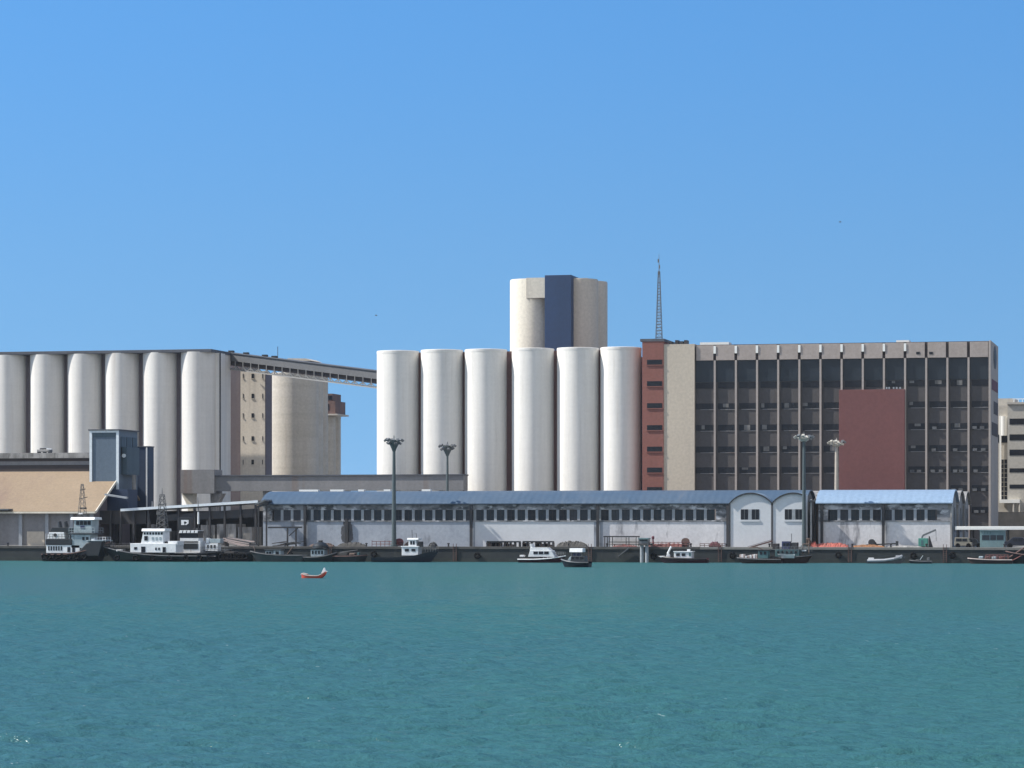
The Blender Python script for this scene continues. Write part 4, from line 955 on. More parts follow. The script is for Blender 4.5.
# ------------------------------------------------------------------ boats
class Boat:
    """Local frame: x along the quay, y away from the viewer, z up from the water line."""
    def __init__(s, name, label, cat, pxa, pxb, Y, group='boats moored along the quay'):
        s.pc = (pxa+pxb)/2; s.Y = Y; s.S = S(s.pc, Y); s.w = HORIZ+HC*s.S
        s.o = thing(name, label, cat, (X(s.pc, Y), Y, 0), group, world=False); s.xa = (pxa-s.pc)/s.S; s.xb = (pxb-s.pc)/s.S
    def x(s, px): return (px-s.pc)/s.S
    def z(s, py): return (s.w-py)/s.S
    def hull(s, m, B, ybow, ystern, bow=1, deck='deck_grey', strake=None, raked=.12, n=22, flare=.72, inset=.25, full=.55):
        L_ = s.xb-s.xa; zb, zs_ = s.z(ybow), s.z(ystern); s.B = B
        vs = []; fs = []; dv = []; line = []
        for i in range(n+1):
            t = i/n
            k = max(0, (t-full)/(1-full)); hb = B/2*(1-k**2.2)*(.86+.14*min(1, t*4))+.02
            zd = zs_+(zb-zs_)*max(0, (t-.25)/.75)**2.2
            lo = hb*flare*(1-.35*k)
            xt = s.xa+L_*t if bow > 0 else s.xb-L_*t
            xl = xt-bow*L_*raked*k**1.5
            xk = xt-bow*L_*raked*1.3*k**1.5
            ring = [(xk, 0, -.7), (xl, -lo, -.05), (xt, -hb, zd), (xt, -hb+.1, zd), (xt, -max(hb-.1, .005), zd-inset), (xt, max(hb-.1, .005), zd-inset), (xt, hb-.1, zd), (xt, hb, zd), (xl, lo, -.05)]
            vs += ring; line.append((xt, -hb-.03, zd-.12))
            if i:
                a = (i-1)*9; c = i*9
                for j in range(9): fs.append((a+j, a+(j+1) % 9, c+(j+1) % 9, c+j))
        fs.append(tuple(range(9))); fs.append(tuple(range(n*9, n*9+9)))
        mb = MB(); mb.add(vs, fs); s.h = mb.build('hull', m, s.o, smooth=True)
        if strake:
            mb = MB()
            for i in range(len(line)-1):
                mb.tube(line[i], line[i+1], .09, 6)
                p, q_ = line[i], line[i+1]; mb.tube((p[0], -p[1], p[2]), (q_[0], -q_[1], q_[2]), .09, 6)
            mb.build('rubbing_strake', strake, s.o, smooth=True)
        return s
    def box(s, name, m, pa, pb, ya, yb, hw, yo=0, taper=0, slant=(0, 0), parent=None, bevel=.04):
        x0, x1 = s.x(pa), s.x(pb); z0, z1 = s.z(yb), s.z(ya)
        b = MB(); t = taper
        vs = [(x0, -hw+yo, z0), (x1, -hw+yo, z0), (x1, hw+yo, z0), (x0, hw+yo, z0),
              (x0+slant[0], -hw+t+yo, z1), (x1+slant[1], -hw+t+yo, z1), (x1+slant[1], hw-t+yo, z1), (x0+slant[0], hw-t+yo, z1)]
        b.add(vs, [(0,3,2,1),(4,5,6,7),(0,1,5,4),(1,2,6,5),(2,3,7,6),(3,0,4,7)])
        return b.build(name, m, parent or s.o, bevel=bevel)
    def wins(s, pa, pb, ya, yb, n, hw, yo=0, gap=.25, m='glass_dark', parent=None, name='window'):
        w = (pb-pa)/n
        for i in range(n):
            for sd in (-1, 1):
                a0 = pa+w*(i+gap/2); a1 = pa+w*(i+1-gap/2)
                b = MB(); yy = yo+sd*hw
                b.box(s.x(a0), s.x(a1), yy-.03, yy+.03, s.z(yb), s.z(ya)); b.build(name, m, parent or s.o)
    def tube(s, name, m, pts, r, parent=None, r1=None):
        b = MB()
        for p, q_ in zip(pts[:-1], pts[1:]):
            b.tube((s.x(p[0]), p[2] if len(p) > 2 else 0, s.z(p[1])), (s.x(q_[0]), q_[2] if len(q_) > 2 else 0, s.z(q_[1])), r, 6, r1)
        return b.build(name, m, parent or s.o)
    def rails(s, pa, pb, y, h, hw, m='steel_grey', n=8):
        b = MB(); z0 = s.z(y)
        for sd in (-1, 1):
            for i in range(n+1):
                xx = s.x(pa+(pb-pa)*i/n); b.tube((xx, sd*hw, z0-.12), (xx, sd*hw, z0+h), .03, 4)
            for f in (.5, 1): b.tube((s.x(pa), sd*hw, z0+h*f), (s.x(pb), sd*hw, z0+h*f), .025, 4)
        b.build('railing', m, s.o)
    def tyres(s, pxs, y, hw, r=.33):
        for px in pxs:
            b = MB(); vs = []; fs = []; n = 12; q_ = .15
            for a in range(n):
                for c in range(5):
                    th = 2*pi*a/n; ph = 2*pi*c/5; vs.append((s.x(px)+(r+q_*cos(ph))*cos(th), -hw-.08+q_*sin(ph), s.z(y)+(r+q_*cos(ph))*sin(th)))
            for a in range(n):
                for c in range(5): fs.append((a*5+c, ((a+1) % n)*5+c, ((a+1) % n)*5+(c+1) % 5, a*5+(c+1) % 5))
            b.add(vs, fs); b.build('tyre_fender', 'rubber', s.o, smooth=True)
    def lattice(s, name, m, px, ya, yb, r0, r1, n=9, t=.045):
        b = MB(); x0 = s.x(px); za, zb_ = s.z(yb), s.z(ya); cs = [(-1,-1),(1,-1),(1,1),(-1,1)]
        for k in range(4):
            b.tube((x0+cs[k][0]*r0, cs[k][1]*r0, za), (x0+cs[k][0]*r1, cs[k][1]*r1, zb_), t, 5)
        for i in range(n):
            f0 = i/n; f1 = (i+1)/n; ra = r0+(r1-r0)*f0; rb = r0+(r1-r0)*f1
            for k in range(4):
                a, c = cs[k], cs[(k+1) % 4]
                b.tube((x0+a[0]*ra, a[1]*ra, za+(zb_-za)*f0), (x0+c[0]*rb, c[1]*rb, za+(zb_-za)*f1), t*.7, 4)
                b.tube((x0+a[0]*rb, a[1]*rb, za+(zb_-za)*f1), (x0+c[0]*rb, c[1]*rb, za+(zb_-za)*f1), t*.7, 4)
        return b.build(name, m, s.o)

# tug with its bow to the right, left end of the quay
t = Boat('tugboat', 'white and black tugboat with twin black funnels before the tan shed', 'tugboat', 44, 112, 441.5)
t.hull('hull_black', 4.6, 541, 553.5, 1, strake='strake_rust', full=.5)
b = MB(); b.prism([(t.x(a_), t.z(c_)) for a_, c_ in ((81, 556), (86, 549), (92, 543), (98, 541.2), (109, 540.8), (105, 556))], 'y', -2.1, 2.1); b.build('bulwark', 'hull_black', t.o, bevel=.12)
t.box('bulwark_rail', 'paint_pale', 92, 110, 540.2, 541.1, 2.15)
t.box('deckhouse', 'paint_white', 48.5, 84, 545, 553, 1.7)
t.wins(50, 66, 546.2, 550.4, 6, 1.71, gap=.45)
t.wins(70, 80, 547, 552, 2, 1.71, gap=.4)
t.box('upper_deck', 'hull_black', 48, 76, 539, 544.8, 1.8)
t.box('funnel_casing', 'paint_white', 49, 68, 532.3, 538.8, 1.5, slant=(.3, -.2))
b = MB(); n = 12; b.prism([(t.x(57.5)+.28*cos(2*pi*i/n), t.z(535)+.28*sin(2*pi*i/n)) for i in range(n)], 'y', -1.56, -1.505); b.build('emblem', 'steel_dark', t.o)
t.box('funnel_base', 'hull_black', 51, 73, 527.5, 532.1, 1.3, slant=(.4, -.2))
for px in (59.5, 66):
    t.tube('funnel', 'hull_black', [(px, 528.5), (px-1, 521.5)], .34, r1=.26)
t.box('bridge_house', 'paint_pale', 75, 95, 534.5, 548, 1.7)
t.box('bridge_deck', 'hull_grey', 72.5, 100.5, 533, 534.4, 1.9)
t.rails(73, 100, 533, .8, 1.85, 'paint_pale', 9)
t.box('life_raft', 'paint_white', 96, 99.5, 538.5, 541, .5, yo=-1.2)
t.box('boat_davit', 'steel_grey', 72, 74, 535, 545, .3, yo=-1.4)
t.box('wheelhouse', 'paint_pale', 77, 96, 520, 532.9, 1.5, slant=(.1, .1))
t.wins(79.5, 95.5, 521, 525, 4, 1.51, gap=.14)
t.wins(84, 89, 525.5, 528.5, 1, 1.52, gap=.1, m='cabin_navy')
t.box('roof', 'paint_white', 74, 99.5, 517.2, 519.9, 1.7, taper=.3)
t.wins(86, 94, 537, 540, 2, 1.72, gap=.4)
t.lattice('mast', 'strake_grey', 82.5, 484, 517, .55, .15, 7, .035)
t.tube('mast_arm', 'steel_dark', [(79.5, 499), (88, 497)], .06)
t.tube('mast_arm', 'steel_dark', [(80, 490), (86, 489)], .06)
t.box('radar', 'steel_dark', 80, 87, 507.5, 509, .15)
t.box('radar', 'paint_white', 78, 83, 513, 514.2, .15)
t.rails(92, 110, 541.6, .7, 1.1, 'paint_white', 6)
t.rails(49, 78, 538.8, .75, 1.7, 'steel_dark', 9)
t.tyres((48, 53, 60, 67, 74, 82, 90), 556.5, 2.3)

# long tug with its bow to the left
t = Boat('tugboat', 'long black tugboat with white wheelhouse and a rusty lattice mast, bow to left', 'tugboat', 99, 214, 440.5)
t.hull('hull_black', 5.2, 545.5, 555, -1, strake='strake_grey', full=.5)
t.box('deckhouse', 'paint_white', 133, 181, 543.3, 552.5, 1.8)
t.box('wheelhouse', 'paint_white', 143.5, 167, 531.5, 543.5, 1.5, slant=(.4, 0))
t.box('roof', 'paint_white', 144.5, 168.8, 528.6, 531.3, 1.65, taper=.2)
t.wins(146, 167, 532.2, 534.6, 7, 1.49, gap=.3)
t.wins(147, 151, 536, 540.5, 1, 1.52, gap=.1)
t.wins(154, 166, 537, 540, 3, 1.52, gap=.5, m='paint_pale')
t.wins(144.5, 149, 546.5, 552.2, 1, 1.81, gap=.05, name='door')
t.wins(167, 170.5, 547, 552.2, 1, 1.81, gap=.05, name='door')
t.wins(136.5, 141, 547, 549.5, 1, 1.81, gap=.3)
t.wins(158.5, 165, 547.5, 550, 2, 1.81, gap=.5)
t.box('aft_house', 'paint_white', 172, 182, 541, 545.5, 1.5)
t.box('winch', 'steel_dark', 166, 176, 541.5, 544.5, .8)
t.lattice('mast', 'strake_grey', 162.5, 494.5, 529, .75, .28, 7, .05)
t.tube('mast_top', 'steel_grey', [(162.5, 495), (162.5, 488)], .07, r1=.03)
t.tube('mast_arm', 'strake_grey', [(156.5, 514.5), (164, 513)], .09)
t.tube('mast_arm', 'strake_grey', [(158, 505), (167, 504)], .07)
t.box('radar', 'strake_grey', 157, 161, 511.5, 515, .3)
t.box('searchlight', 'steel_dark', 151.5, 155.5, 524.5, 528, .4)
t.tube('antenna', 'steel_dark', [(147, 528), (147, 516)], .04)
t.tube('antenna', 'steel_dark', [(150, 528), (149.6, 519)], .04)
t.box('towing_gear', 'strake_grey', 115, 122, 549.3, 551, .7)
t.tube('bow_post', 'steel_dark', [(111, 548), (110, 541.5)], .1)
t.box('anchor_light', 'paint_white', 118, 123, 549.7, 551.4, .4, yo=-1.3)
t.rails(104, 132, 547.2, .5, 1.3, 'steel_dark', 7)
t.tyres((121, 140, 158, 176, 193, 207), 557.6, 2.5)

# second tug with striped wheelhouse roof and an emblem on the funnel, behind
t = Boat('tugboat', 'black tugboat with dark bridge windows, white striped roof and white funnel mark', 'tugboat', 170, 233, 444.2)
t.hull('hull_black', 3.2, 549, 553, 1, strake='strake_grey')
t.box('deckhouse', 'paint_white', 176, 203, 541, 554, 1.2)
t.box('bridge', 'paint_white', 181.5, 201, 538, 543, 1.2)
t.box('bridge_glazing', 'glass_dark', 182, 200.5, 533.2, 537.9, 1.22)
for i in range(5):
    t.box('roof_stripe', 'paint_white', 180.6+i*4.1, 184+i*4.1, 530.4, 533.1, 1.35, slant=(.15, .05))
t.box('roof', 'hull_black', 181, 201.2, 530.9, 533.15, 1.3)
t.box('dark_wing', 'hull_black', 185, 200.5, 543.2, 549, 1.26)
t.box('funnel', 'hull_black', 178.5, 191, 517.5, 531, .8, slant=(.1, -.1))
b = MB()   # stylised white mark on the funnel: an open hook shape
fx_ = lambda px, py: (t.x(px), t.z(py))
b.prism([fx_(182, 520), fx_(189.8, 520), fx_(189.8, 523.4), fx_(187, 525.2), fx_(186, 524.2), fx_(188.2, 522.8), fx_(186.6, 521.4), fx_(184.6, 521.6), fx_(185.6, 525), fx_(182, 525)], 'y', -.86, -.805)
b.build('emblem', 'paint_white', t.o)
t.tube('mast', 'paint_white', [(198.2, 524), (198.2, 512)], .17, r1=.12)
t.tube('mast_top', 'strake_grey', [(198.2, 512), (197.6, 497)], .09, r1=.04)
t.tube('mast_arm', 'strake_grey', [(194.5, 509), (201.5, 508.6)], .05)
t.tube('mast_foot', 'steel_dark', [(198.2, 531), (198.2, 523.8)], .1)
t.tube('stern_mast', 'strake_grey', [(208.3, 548), (207.4, 520)], .12, r1=.06)
t.box('stern_cabin', 'paint_white', 207, 220.5, 543.5, 551, .9)
t.box('stern_cabin', 'paint_pale', 212, 223, 538.8, 543, .8)
t.box('life_raft', 'paint_white', 207.2, 210, 538, 543, .5)
t.wins(208.5, 219, 545, 548, 3, .91, gap=.4)
t.rails(203, 232, 552, .8, 1.2, 'steel_grey', 8)

# black barge with tyre wall
t = Boat('barge', 'low black barge hung with tyres under the timber stack', 'barge', 222, 254, 443.6)
t.hull('hull_black', 3.4, 553, 553, 1, raked=.03, full=.9)
t.tyres((225, 229, 233, 237, 241, 245, 249), 556.5, 1.7, .4)
t.box('hatch', 'deck_grey', 226, 236, 551.5, 553.5, 1.0)

# grey workboat with pale box cabin
t = Boat('workboat', 'dark grey workboat with a pale box cabin below the steel frame', 'workboat', 249, 306, 442.6)
t.hull('hull_grey', 3.0, 550.5, 554.5, -1, strake='strake_grey')
t.box('cabin', 'paint_pale', 266.5, 274, 550.8, 556, .8)
t.box('cabin', 'paint_pale', 275, 282.5, 550.4, 556, .9)
t.wins(267, 273, 551.6, 553.6, 2, .81, gap=.3); t.wins(277, 281, 551.4, 554.6, 1, .91, gap=.2, name='door')
t.box('roof', 'hull_grey', 265.5, 283.5, 549.5, 550.4, 1.0)
t.tube('boom', 'rope_brown', [(287, 555), (294, 546)], .07)
t.tube('mooring_line', 'rope_brown', [(254, 552), (247, 546, 2.5)], .03)

# small trawler with dark canopy
t = Boat('fishing_boat', 'small black fishing boat with pale wheelhouse and dark round canopy', 'fishing boat', 305, 338, 442.4)
t.hull('hull_black', 2.8, 551.5, 556.5, 1, strake='strake_grey')
t.box('wheelhouse', 'paint_pale', 312, 326, 549.5, 557, .9)
t.wins(312.5, 325.5, 550.6, 554, 4, .91, gap=.45)
b = MB(); b.lathe(0, 0, [(1.25, 0), (1.2, .35), (.8, .75), (.25, .95)], 16)
b.v = [(x+t.x(320.5), y, z+t.z(548)) for x, y, z in b.v]; b.build('canopy', 'hull_black', t.o, smooth=True)
t.box('roof', 'hull_black', 311, 328, 548, 549.4, 1.05)
t.box('radar', 'steel_dark', 318.5, 322.5, 540.3, 542, .2)
t.tube('davit', 'strake_grey', [(328, 556), (332, 549)], .07); t.tube('davit', 'strake_grey', [(330, 556), (329.5, 548)], .05)
# long low black barge
t = Boat('barge', 'long low black open barge left of the maroon cable reel', 'barge', 334, 368, 443)
t.hull('hull_black', 2.6, 554.5, 555.5, 1, raked=.08, full=.7, strake='strake_rust')
t.box('hatch', 'deck_grey', 339, 348, 552.6, 555.6, .7)
t.box('net_bundle', 'rope_brown', 350, 356, 553, 555.8, .6, bevel=.15)
t.box('fuel_drum', 'cabin_teal', 358, 360, 552.4, 555.4, .3)
t.tube('pole', 'strake_grey', [(340, 552.4), (358, 550)], .07)
# launch with white cabins
t = Boat('pilot_launch', 'dark navy launch with stepped white cabin beside the tall green mast', 'launch', 372, 440, 441.8)
t.hull('hull_navy', 3.0, 549, 557.5, 1, full=.45)
t.box('cabin', 'hull_white', 403.5, 420.5, 547, 555.5, 1.1, slant=(0, -.05))
t.box('wheelhouse', 'hull_white', 410, 418.5, 539.5, 546.6, .9, slant=(.05, -.1))
t.box('roof', 'hull_white', 409, 420.5, 538, 539.8, 1.05, taper=.15)
t.box('cabin_roof', 'hull_white', 402.8, 421.2, 546, 547.2, 1.25)
t.wins(405.5, 419, 548.8, 551.4, 2, 1.11, gap=.4); t.wins(411.5, 417, 541, 544.5, 2, .9, gap=.3)
t.tube('antenna', 'steel_dark', [(412.5, 538), (412.2, 530)], .04); t.tube('antenna', 'steel_dark', [(417, 538), (416.4, 533)], .04)
t.box('engine_box', 'steel_dark', 419.5, 423, 541.5, 547, .6)
t.rails(422, 438, 551, .6, .9, 'steel_grey', 6)
b = MB(); 
t.box('deck_gear', 'steel_dark', 432, 436.5, 544.8, 548, .35); 
# white yacht
t = Boat('yacht', 'white cabin cruiser with maroon hull moored before the right trap rack', 'yacht', 519, 566, 441)
t.hull('hull_maroon', 3.2, 555, 558.5, 1, strake='paint_white', deck='hull_white', full=.45)
t.box('cabin', 'hull_white', 529.5, 557, 550.2, 556.8, 1.2, slant=(.3, -.6))
t.box('flybridge', 'hull_white', 531, 552, 547.6, 550.4, 1.1, slant=(.1, -.5))
t.wins(534.5, 551, 551.4, 554.2, 3, 1.21, gap=.18)
t.box('windscreen', 'glass_dark', 552.5, 555.5, 551, 554.4, .95, slant=(-.3, -.35))
t.box('radar_arch', 'hull_white', 531.3, 533.8, 543.8, 548, .9, slant=(-.1, -.2))
t.rails(553, 565, 555.4, .5, .6, 'steel_grey', 5)
t.box('tender', 'hull_white', 520, 524, 555, 557, .6)
for px in (545, 549, 553): 
    t.box('porthole', 'hull_white', px, px+1.2, 557.6, 558.6, 1.45, bevel=0)
# navy boat under way
t = Boat('motorboat', 'dark navy motorboat with white canopy, under way in front of the yacht', 'motorboat', 561, 590.5, 393, None)
t.hull('hull_navy', 2.8, 558.5, 561.5, -1, full=.45, strake='steel_grey')
t.box('cabin', 'hull_grey', 571, 587, 556, 562.5, 1.0, slant=(.3, -.1))
t.box('foredeck_screen', 'paint_pale', 567.8, 572.5, 556.5, 561.3, .8, slant=(.45, 0))
t.wins(572, 585.5, 556.8, 559.2, 3, .98, gap=.25)
t.box('canopy', 'hull_white', 570.8, 584.2, 548.3, 552.2, 1.05, taper=.2)
for px in (572.5, 577.5, 583): 
    t.tube('canopy_post', 'steel_grey', [(px, 556.4, -.85), (px, 552, -.85)], .05); t.tube('canopy_post', 'steel_grey', [(px, 556.4, .85), (px, 552, .85)], .05)
t.box('console', 'cabin_navy', 574, 580, 552.8, 556.2, .5)
# red boat with white cabin
t = Boat('fishing_boat', 'small maroon hulled fishing boat with two windowed white cabin and curved white bow', 'fishing boat', 658, 708, 441.2)
t.hull('hull_maroon', 2.8, 555.5, 558, -1, full=.5, strake='hull_black')
t.box('cabin', 'hull_white', 675, 693, 552, 558.2, 1.0)
t.wins(676.3, 687.5, 553.2, 556, 2, 1.01, gap=.35)
t.wins(690, 692.3, 552.8, 556, 1, 1.01, gap=.1, m='cabin_teal')
t.box('roof', 'hull_white', 674.3, 694, 551.2, 552, 1.12)
t.box('air_horn', 'hull_white', 687.5, 690.5, 549.2, 551.3, .3)
t.box('tender', 'hull_white', 660, 664.5, 556, 557.3, .6)
t.tube('bow_davit', 'hull_white', [(668.5, 556.5), (667.5, 553.5), (669.5, 549.5), (671, 546.5)], .16)
t.box('winch', 'hull_white', 666, 670, 553.8, 557, .4, slant=(.2, -.1))
# cluster of rusty fishing boats
t = Boat('fishing_boat', 'rusty dark fishing boat with navy cabin and thin antenna before the gables', 'fishing boat', 766, 812, 441)
t.hull('hull_rust', 3.2, 554.5, 556.5, 1, full=.55, strake='strake_grey')
t.box('deckhouse', 'cabin_teal', 776, 800, 549.5, 557, 1.1)
t.box('cabin', 'cabin_navy', 782.5, 790.5, 541.3, 549.3, .9)
t.box('cabin', 'steel_dark', 792, 798, 542.5, 549.3, .8)
t.wins(777, 799, 551, 553.5, 5, 1.11, gap=.5); t.wins(783.5, 790, 543, 546, 2, .91, gap=.3)
t.tube('antenna', 'strake_grey', [(791.5, 542), (791.5, 533.5)], .05)
t.box('engine_cover', 'steel_dark', 773, 779, 543.5, 549, .7)
t.rails(777, 811, 551.2, .65, 1.2, 'steel_grey', 9)
t.tube('gantry', 'rope_brown', [(803, 554), (803, 544), (809, 544), (809, 554)], .09)
t.box('hatch_cover', 'hull_white', 802, 806.5, 550, 551.3, .5)
t = Boat('fishing_boat', 'open brown fishing boat with teal shelter and white gear left of navy cabin', 'fishing boat', 737, 782, 438.6)
t.hull('hull_rust', 2.6, 557, 558.5, -1, full=.6, strake='strake_grey')
t.box('shelter', 'cabin_teal', 759, 769, 550.5, 558.5, .9); t.wins(760, 768, 551.5, 554.5, 2, .91, gap=.4)
t.box('shelter_roof', 'steel_dark', 758, 770.5, 549.4, 550.4, 1.05)
rr = random.Random(8)
for i in range(9):
    px = 739.5+i*2.1; t.box('fish_box', 'hull_white' if i % 2 else 'timber_pink', px, px+1.7, 555+rr.uniform(-.9, .9), 558.8, .35, yo=rr.uniform(-.6, .3))
t.tube('boom', 'rope_brown', [(764, 550), (757, 547), (749, 548)], .08)
t = Boat('skiff', 'small white skiff with pointed bow hung on the side of the teal deckhouse', 'skiff', 775, 792, 436.5)
t.hull('hull_white', 1.0, 560, 561.2, -1, full=.4, raked=.2); t.box('thwart', 'strake_grey', 784, 786, 561.0, 561.6, .4, bevel=0); t.o.location.z = 1.15; t.o.location.y = 439.0; t.o.scale = (1, 1, .55)
Y = 447.2
b = MB(); b.bar((qx(748, Y), Y, qz(548, 748, Y)), (qx(772, Y), Y+.4, qz(541, 772, Y)), .9, .22)
b.bar((qx(748, Y), Y-.35, qz(546.6, 748, Y)), (qx(772, Y), Y+.05, qz(539.6, 772, Y)), .06, .06)
tag(b.build('gangway', 'strake_rust'), 'brown gangway propped up slanting before the twin gables', 'gangway')
# small grey dinghies right
t = Boat('dinghy', 'pale grey inflatable dinghy with raised bow below the winch', 'dinghy', 866.5, 905, 441.5)
t.hull('strake_grey', 1.7, 556, 560.5, 1, raked=.1, full=.5, deck='deck_grey')
t.tube('tube', 'dinghy_grey', [(868, 560.5, -.7), (884, 560.2, -.85), (895, 558.6, -.7), (902, 556, -.15)], .22)
t.tube('tube', 'dinghy_grey', [(868, 560.5, .7), (884, 560.2, .85), (895, 558.6, .7), (902, 556, .15)], .22)
t.box('outboard', 'hull_white', 868.5, 874, 557.8, 560.5, .25); t.box('seat', 'steel_dark', 880, 884, 559, 560.6, .5)
t.box('bow_cover', 'dinghy_grey', 896, 902, 555.4, 558.5, .5)
t = Boat('dinghy', 'low dark grey dinghy right of the inflatable below the green crane', 'dinghy', 909, 932, 441.8)
t.hull('hull_grey', 1.5, 559.5, 560.5, -1, raked=.1, full=.5, strake='strake_grey'); t.box('outboard', 'steel_grey', 927, 929.5, 557.5, 560.5, .2); t.box('seat', 'strake_grey', 916, 919, 559.5, 560.5, .5)
t.tube('tiller', 'paint_pale', [(920, 560), (923, 555.5)], .06)
t = Boat('fishing_boat', 'low rust orange open boat with pale bundles below the teal kiosk', 'fishing boat', 968, 1012, 441.5)
t.hull('hull_rust', 2.2, 557.5, 559, -1, raked=.08, full=.55, strake='timber_pink')
for px, m_ in ((979, 'paint_pale'), (985, 'strake_rust'), (992, 'paint_pale'), (999, 'rail_rust')):
    t.box('bundle', m_, px, px+4.5, 556.2, 559.4, .55, bevel=.12)
t.rails(986, 1008, 558, .45, .8, 'rail_rust', 6)
t = Boat('fishing_boat', 'dark boat with a long orange brown boom at right edge of picture', 'fishing boat', 1006, 1060, 443)
t.hull('hull_black', 3.0, 550.5, 555, -1, full=.5, strake='strake_rust')
t.tube('boom', 'strake_rust', [(1009, 558, -.5), (1030, 544, -.5)], .14); t.tube('boom', 'rail_rust', [(1012, 561, -1.2), (1034, 549, -1.2)], .08)
t.box('cabin', 'hull_navy', 1026, 1046, 543, 556, 1.1); t.wins(1027, 1045, 545, 549, 4, 1.11)

# red rowing boat adrift
t = Boat('rowing_boat', 'small red rowing boat with raised white stern drifting on the open water', 'rowing boat', 301.5, 326.5, 304.0, None)
LB = (t.xb-t.xa)
vs = []; fs = []; n = 20
for i in range(n+1):
    s_ = i/n; xx = t.xa+LB*s_
    hb = .55*(sin(pi*min(1, max(0, .06+s_*.88)))**.55)
    zt_ = .22+.25*(1-s_)**6+.5*max(0, (s_-.62)/.38)**2; zk = -.12+.5*max(0, (s_-.7)/.3)**2
    vs += [(xx, 0, zk), (xx, -hb*.75, zk+.1), (xx, -hb, zt_), (xx, -hb+.07, zt_), (xx, -hb*.6, zk+.16), (xx, hb*.6, zk+.16), (xx, hb-.07, zt_), (xx, hb, zt_), (xx, hb*.75, zk+.1)]
    if i:
        a = (i-1)*9; c = i*9
        for j in range(9): fs.append((a+j, a+(j+1) % 9, c+(j+1) % 9, c+j))
fs.append(tuple(range(9))); fs.append(tuple(range(n*9, n*9+9)))
b = MB(); b.add(vs, fs); b.build('hull', 'boat_red', t.o, smooth=True)
b = MB()
for sd in (-1, 1):
    pts = [(t.xa+LB*i/n, sd*.55*(sin(pi*min(1, max(0, .06+i/n*.88)))**.55), .24+.25*(1-i/n)**6+.5*max(0, (i/n-.62)/.38)**2) for i in range(n+1)]
    for p, q_ in zip(pts[:-1], pts[1:]): b.tube(p, q_, .045, 6)
b.build('gunwale', 'timber_pink', t.o)
b = MB(); b.prism([(t.xb-.5, .5), (t.xb+.05, .68), (t.xb+.25, .7), (t.xb-.02, .78), (t.xb-.1, 1.1), (t.xb-.22, 1.08)], 'y', -.1, .1); b.build('stern_post', 'hull_white', t.o, bevel=.03)
b = MB(); b.prism([(t.xa-.15, .35), (t.xa+.5, .2), (t.xa+.7, .42), (t.xa+.1, .56)], 'y', -.22, .22); b.build('bow_cover', 'timber_pink', t.o, bevel=.05)
for f in (.35, .55):
    b = MB(); b.box(t.xa+LB*f, t.xa+LB*f+.22, -.45, .45, .12, .17); b.build('thwart', 'hull_rust', t.o)

# ------------------------------------------------------------------ gulls
for px, py, Y, lb in ((376, 315.5, 420, 'small dark gull flying above the conveyor bridge'), (840, 222, 430, 'tiny dark gull high in the sky above the office')):
    x, z = X(px, Y), Z(py, px, Y); o = thing('gull', lb, 'bird', (x, Y, z), None, world=False); o.scale = (.65, .65, .65)
    b = MB(); vs = []; fs = []
    prof = [(-.3, .015), (-.2, .05), (-.05, .085), (.1, .08), (.2, .05), (.26, .055), (.31, .03), (.37, .01)]
    for xx, r in prof:
        for i in range(8): vs.append((xx, r*cos(2*pi*i/8), r*sin(2*pi*i/8)))
    for k in range(len(prof)-1):
        for i in range(8): fs.append((k*8+i, k*8+(i+1) % 8, (k+1)*8+(i+1) % 8, (k+1)*8+i))
    for sd in (-1, 1):
        o_ = len(vs); vs += [(.12, sd*.06, .03), (-.06, sd*.06, .03), (-.03, sd*.3, .16), (.13, sd*.3, .17), (-.12, sd*.62, .1), (-.04, sd*.62, .11),
                             (.12, sd*.06, .05), (-.06, sd*.06, .04), (-.03, sd*.3, .175), (.13, sd*.3, .19), (-.12, sd*.62, .105), (-.04, sd*.62, .12)]
        fs += [tuple(o_+i for i in f) for f in ((0,1,2,3), (3,2,4,5), (6,9,8,7), (9,11,10,8), (0,3,9,6), (3,5,11,9), (1,7,8,2), (2,8,10,4), (4,10,11,5))]
    b.add(vs, fs); b.build('body', 'steel_grey', o, smooth=True)

# ------------------------------------------------------------------ light, sky, camera
HAZE = .00004
SUN_AZ = radians(-166.0); SUN_EL = radians(45.0)
sd = np.array((cos(SUN_AZ)*cos(SUN_EL), sin(SUN_AZ)*cos(SUN_EL), sin(SUN_EL)))
import mathutils
sl = D.lights.new('sun', 'SUN'); sl.energy = 5.0; sl.angle = radians(.53); sl.color = (1, .95, .87)
so = D.objects.new('sun', sl); COL.objects.link(so); so.location = (-50, 300, 200)
so.rotation_euler = mathutils.Vector(-sd).to_track_quat('-Z', 'Y').to_euler()
SKYTINT = (.505, .85, .99); SKYLOW = (.645, .84, .835); FILL_CLOUD = (5.2, 5.0, 4.7)
wd = D.worlds.new('World'); SC.world = wd; wd.use_nodes = True
nt = wd.node_tree; bg = nt.nodes['Background']
sk = nt.nodes.new('ShaderNodeTexSky'); sk.sky_type = 'NISHITA'; sk.sun_disc = False
sk.sun_elevation = SUN_EL; sk.sun_rotation = math.atan2(sd[0], sd[1]); sk.altitude = 0
sk.air_density = 1.0; sk.dust_density = 0.2; sk.ozone_density = 4.0
gn = nt.nodes.new('ShaderNodeTexCoord')
va = nt.nodes.new('ShaderNodeVectorMath'); va.operation = 'ADD'; va.inputs[1].default_value = (0, 0, .26)   # read the clear sky a little above the hazy skyline
vn = nt.nodes.new('ShaderNodeVectorMath'); vn.operation = 'NORMALIZE'
nt.links.new(gn.outputs['Generated'], va.inputs[0]); nt.links.new(va.outputs[0], vn.inputs[0]); nt.links.new(vn.outputs[0], sk.inputs[0])
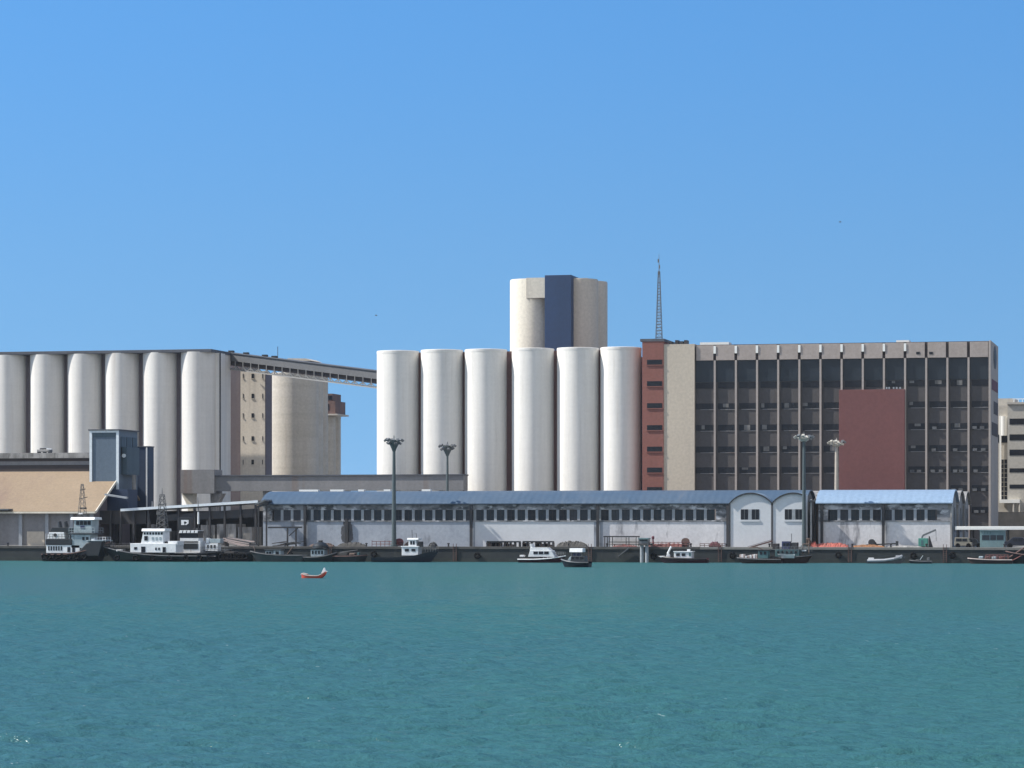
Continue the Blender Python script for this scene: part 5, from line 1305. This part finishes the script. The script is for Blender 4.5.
def vm(op, a, b_):
    n = nt.nodes.new('ShaderNodeVectorMath'); n.operation = op
    nt.links.new(a, n.inputs[0]); n.inputs[1].default_value = b_; return n
def mx(fac, a, b_, mode='MIX'):
    n = nt.nodes.new('ShaderNodeMix'); n.data_type = 'RGBA'; n.blend_type = mode
    if isinstance(fac, float): n.inputs[0].default_value = fac
    else: nt.links.new(fac, n.inputs[0])
    for s_, v in ((n.inputs[6], a), (n.inputs[7], b_)):
        if isinstance(v, tuple): s_.default_value = (*v, 1)
        else: nt.links.new(v, s_)
    return n.outputs[2]
def mr(f, a, b_, c=0., d=1.):
    n = nt.nodes.new('ShaderNodeMapRange'); n.interpolation_type = 'SMOOTHSTEP'
    for k, v in zip(('From Min','From Max','To Min','To Max'), (a, b_, c, d)): n.inputs[k].default_value = v
    nt.links.new(f, n.inputs['Value']); return n.outputs[0]
sz = nt.nodes.new('ShaderNodeSeparateXYZ'); nt.links.new(gn.outputs['Generated'], sz.inputs[0])
clear = mx(1.0, sk.outputs[0], mx(mr(sz.outputs['Z'], .04, .19), SKYLOW, SKYTINT), 'MULTIPLY')
# added unseen white cloud seaward of the camera, whitens and brightens the shade fill
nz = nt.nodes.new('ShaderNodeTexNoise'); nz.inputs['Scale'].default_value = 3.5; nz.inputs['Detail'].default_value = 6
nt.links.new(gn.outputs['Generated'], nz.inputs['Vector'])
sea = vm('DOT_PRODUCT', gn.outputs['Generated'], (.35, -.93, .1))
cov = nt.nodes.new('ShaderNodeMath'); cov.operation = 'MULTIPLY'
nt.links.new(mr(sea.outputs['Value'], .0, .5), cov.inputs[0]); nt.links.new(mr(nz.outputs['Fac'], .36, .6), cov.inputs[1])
sky = mx(cov.outputs[0], clear, FILL_CLOUD)
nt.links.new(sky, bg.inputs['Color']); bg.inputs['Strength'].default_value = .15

# thin sea air
b = MB(); b.box(-3050, 3050, -60, 4050, -4.2, 56); hz = b.build('haze', 'glass_dark'); hz.data.materials.clear()
hm = D.materials.new('sea_air'); hm.use_nodes = True; hn = hm.node_tree; hn.nodes.remove(hn.nodes['Principled BSDF'])
pv = hn.nodes.new('ShaderNodeVolumePrincipled'); pv.inputs['Color'].default_value = (.78, .88, 1, 1); pv.inputs['Density'].default_value = HAZE
hn.links.new(pv.outputs[0], hn.nodes['Material Output'].inputs['Volume']); hz.data.materials.append(hm); tag(hz, kind='stuff')
cam = D.cameras.new('camera'); co = D.objects.new('camera', cam); COL.objects.link(co)
co.location = (0, 0, HC); co.rotation_euler = (pi/2, 0, A)
cam.sensor_width = 36; cam.lens = F/1024*36; cam.shift_y = (HORIZ-384)/1024
cam.clip_start = .5; cam.clip_end = 20000
SC.camera = co
SC.view_settings.view_transform = 'Standard'; SC.view_settings.look = 'None'; SC.view_settings.exposure = 0.5; SC.view_settings.gamma = 1
for o in D.objects:
    if '_world' in o: del o['_world']
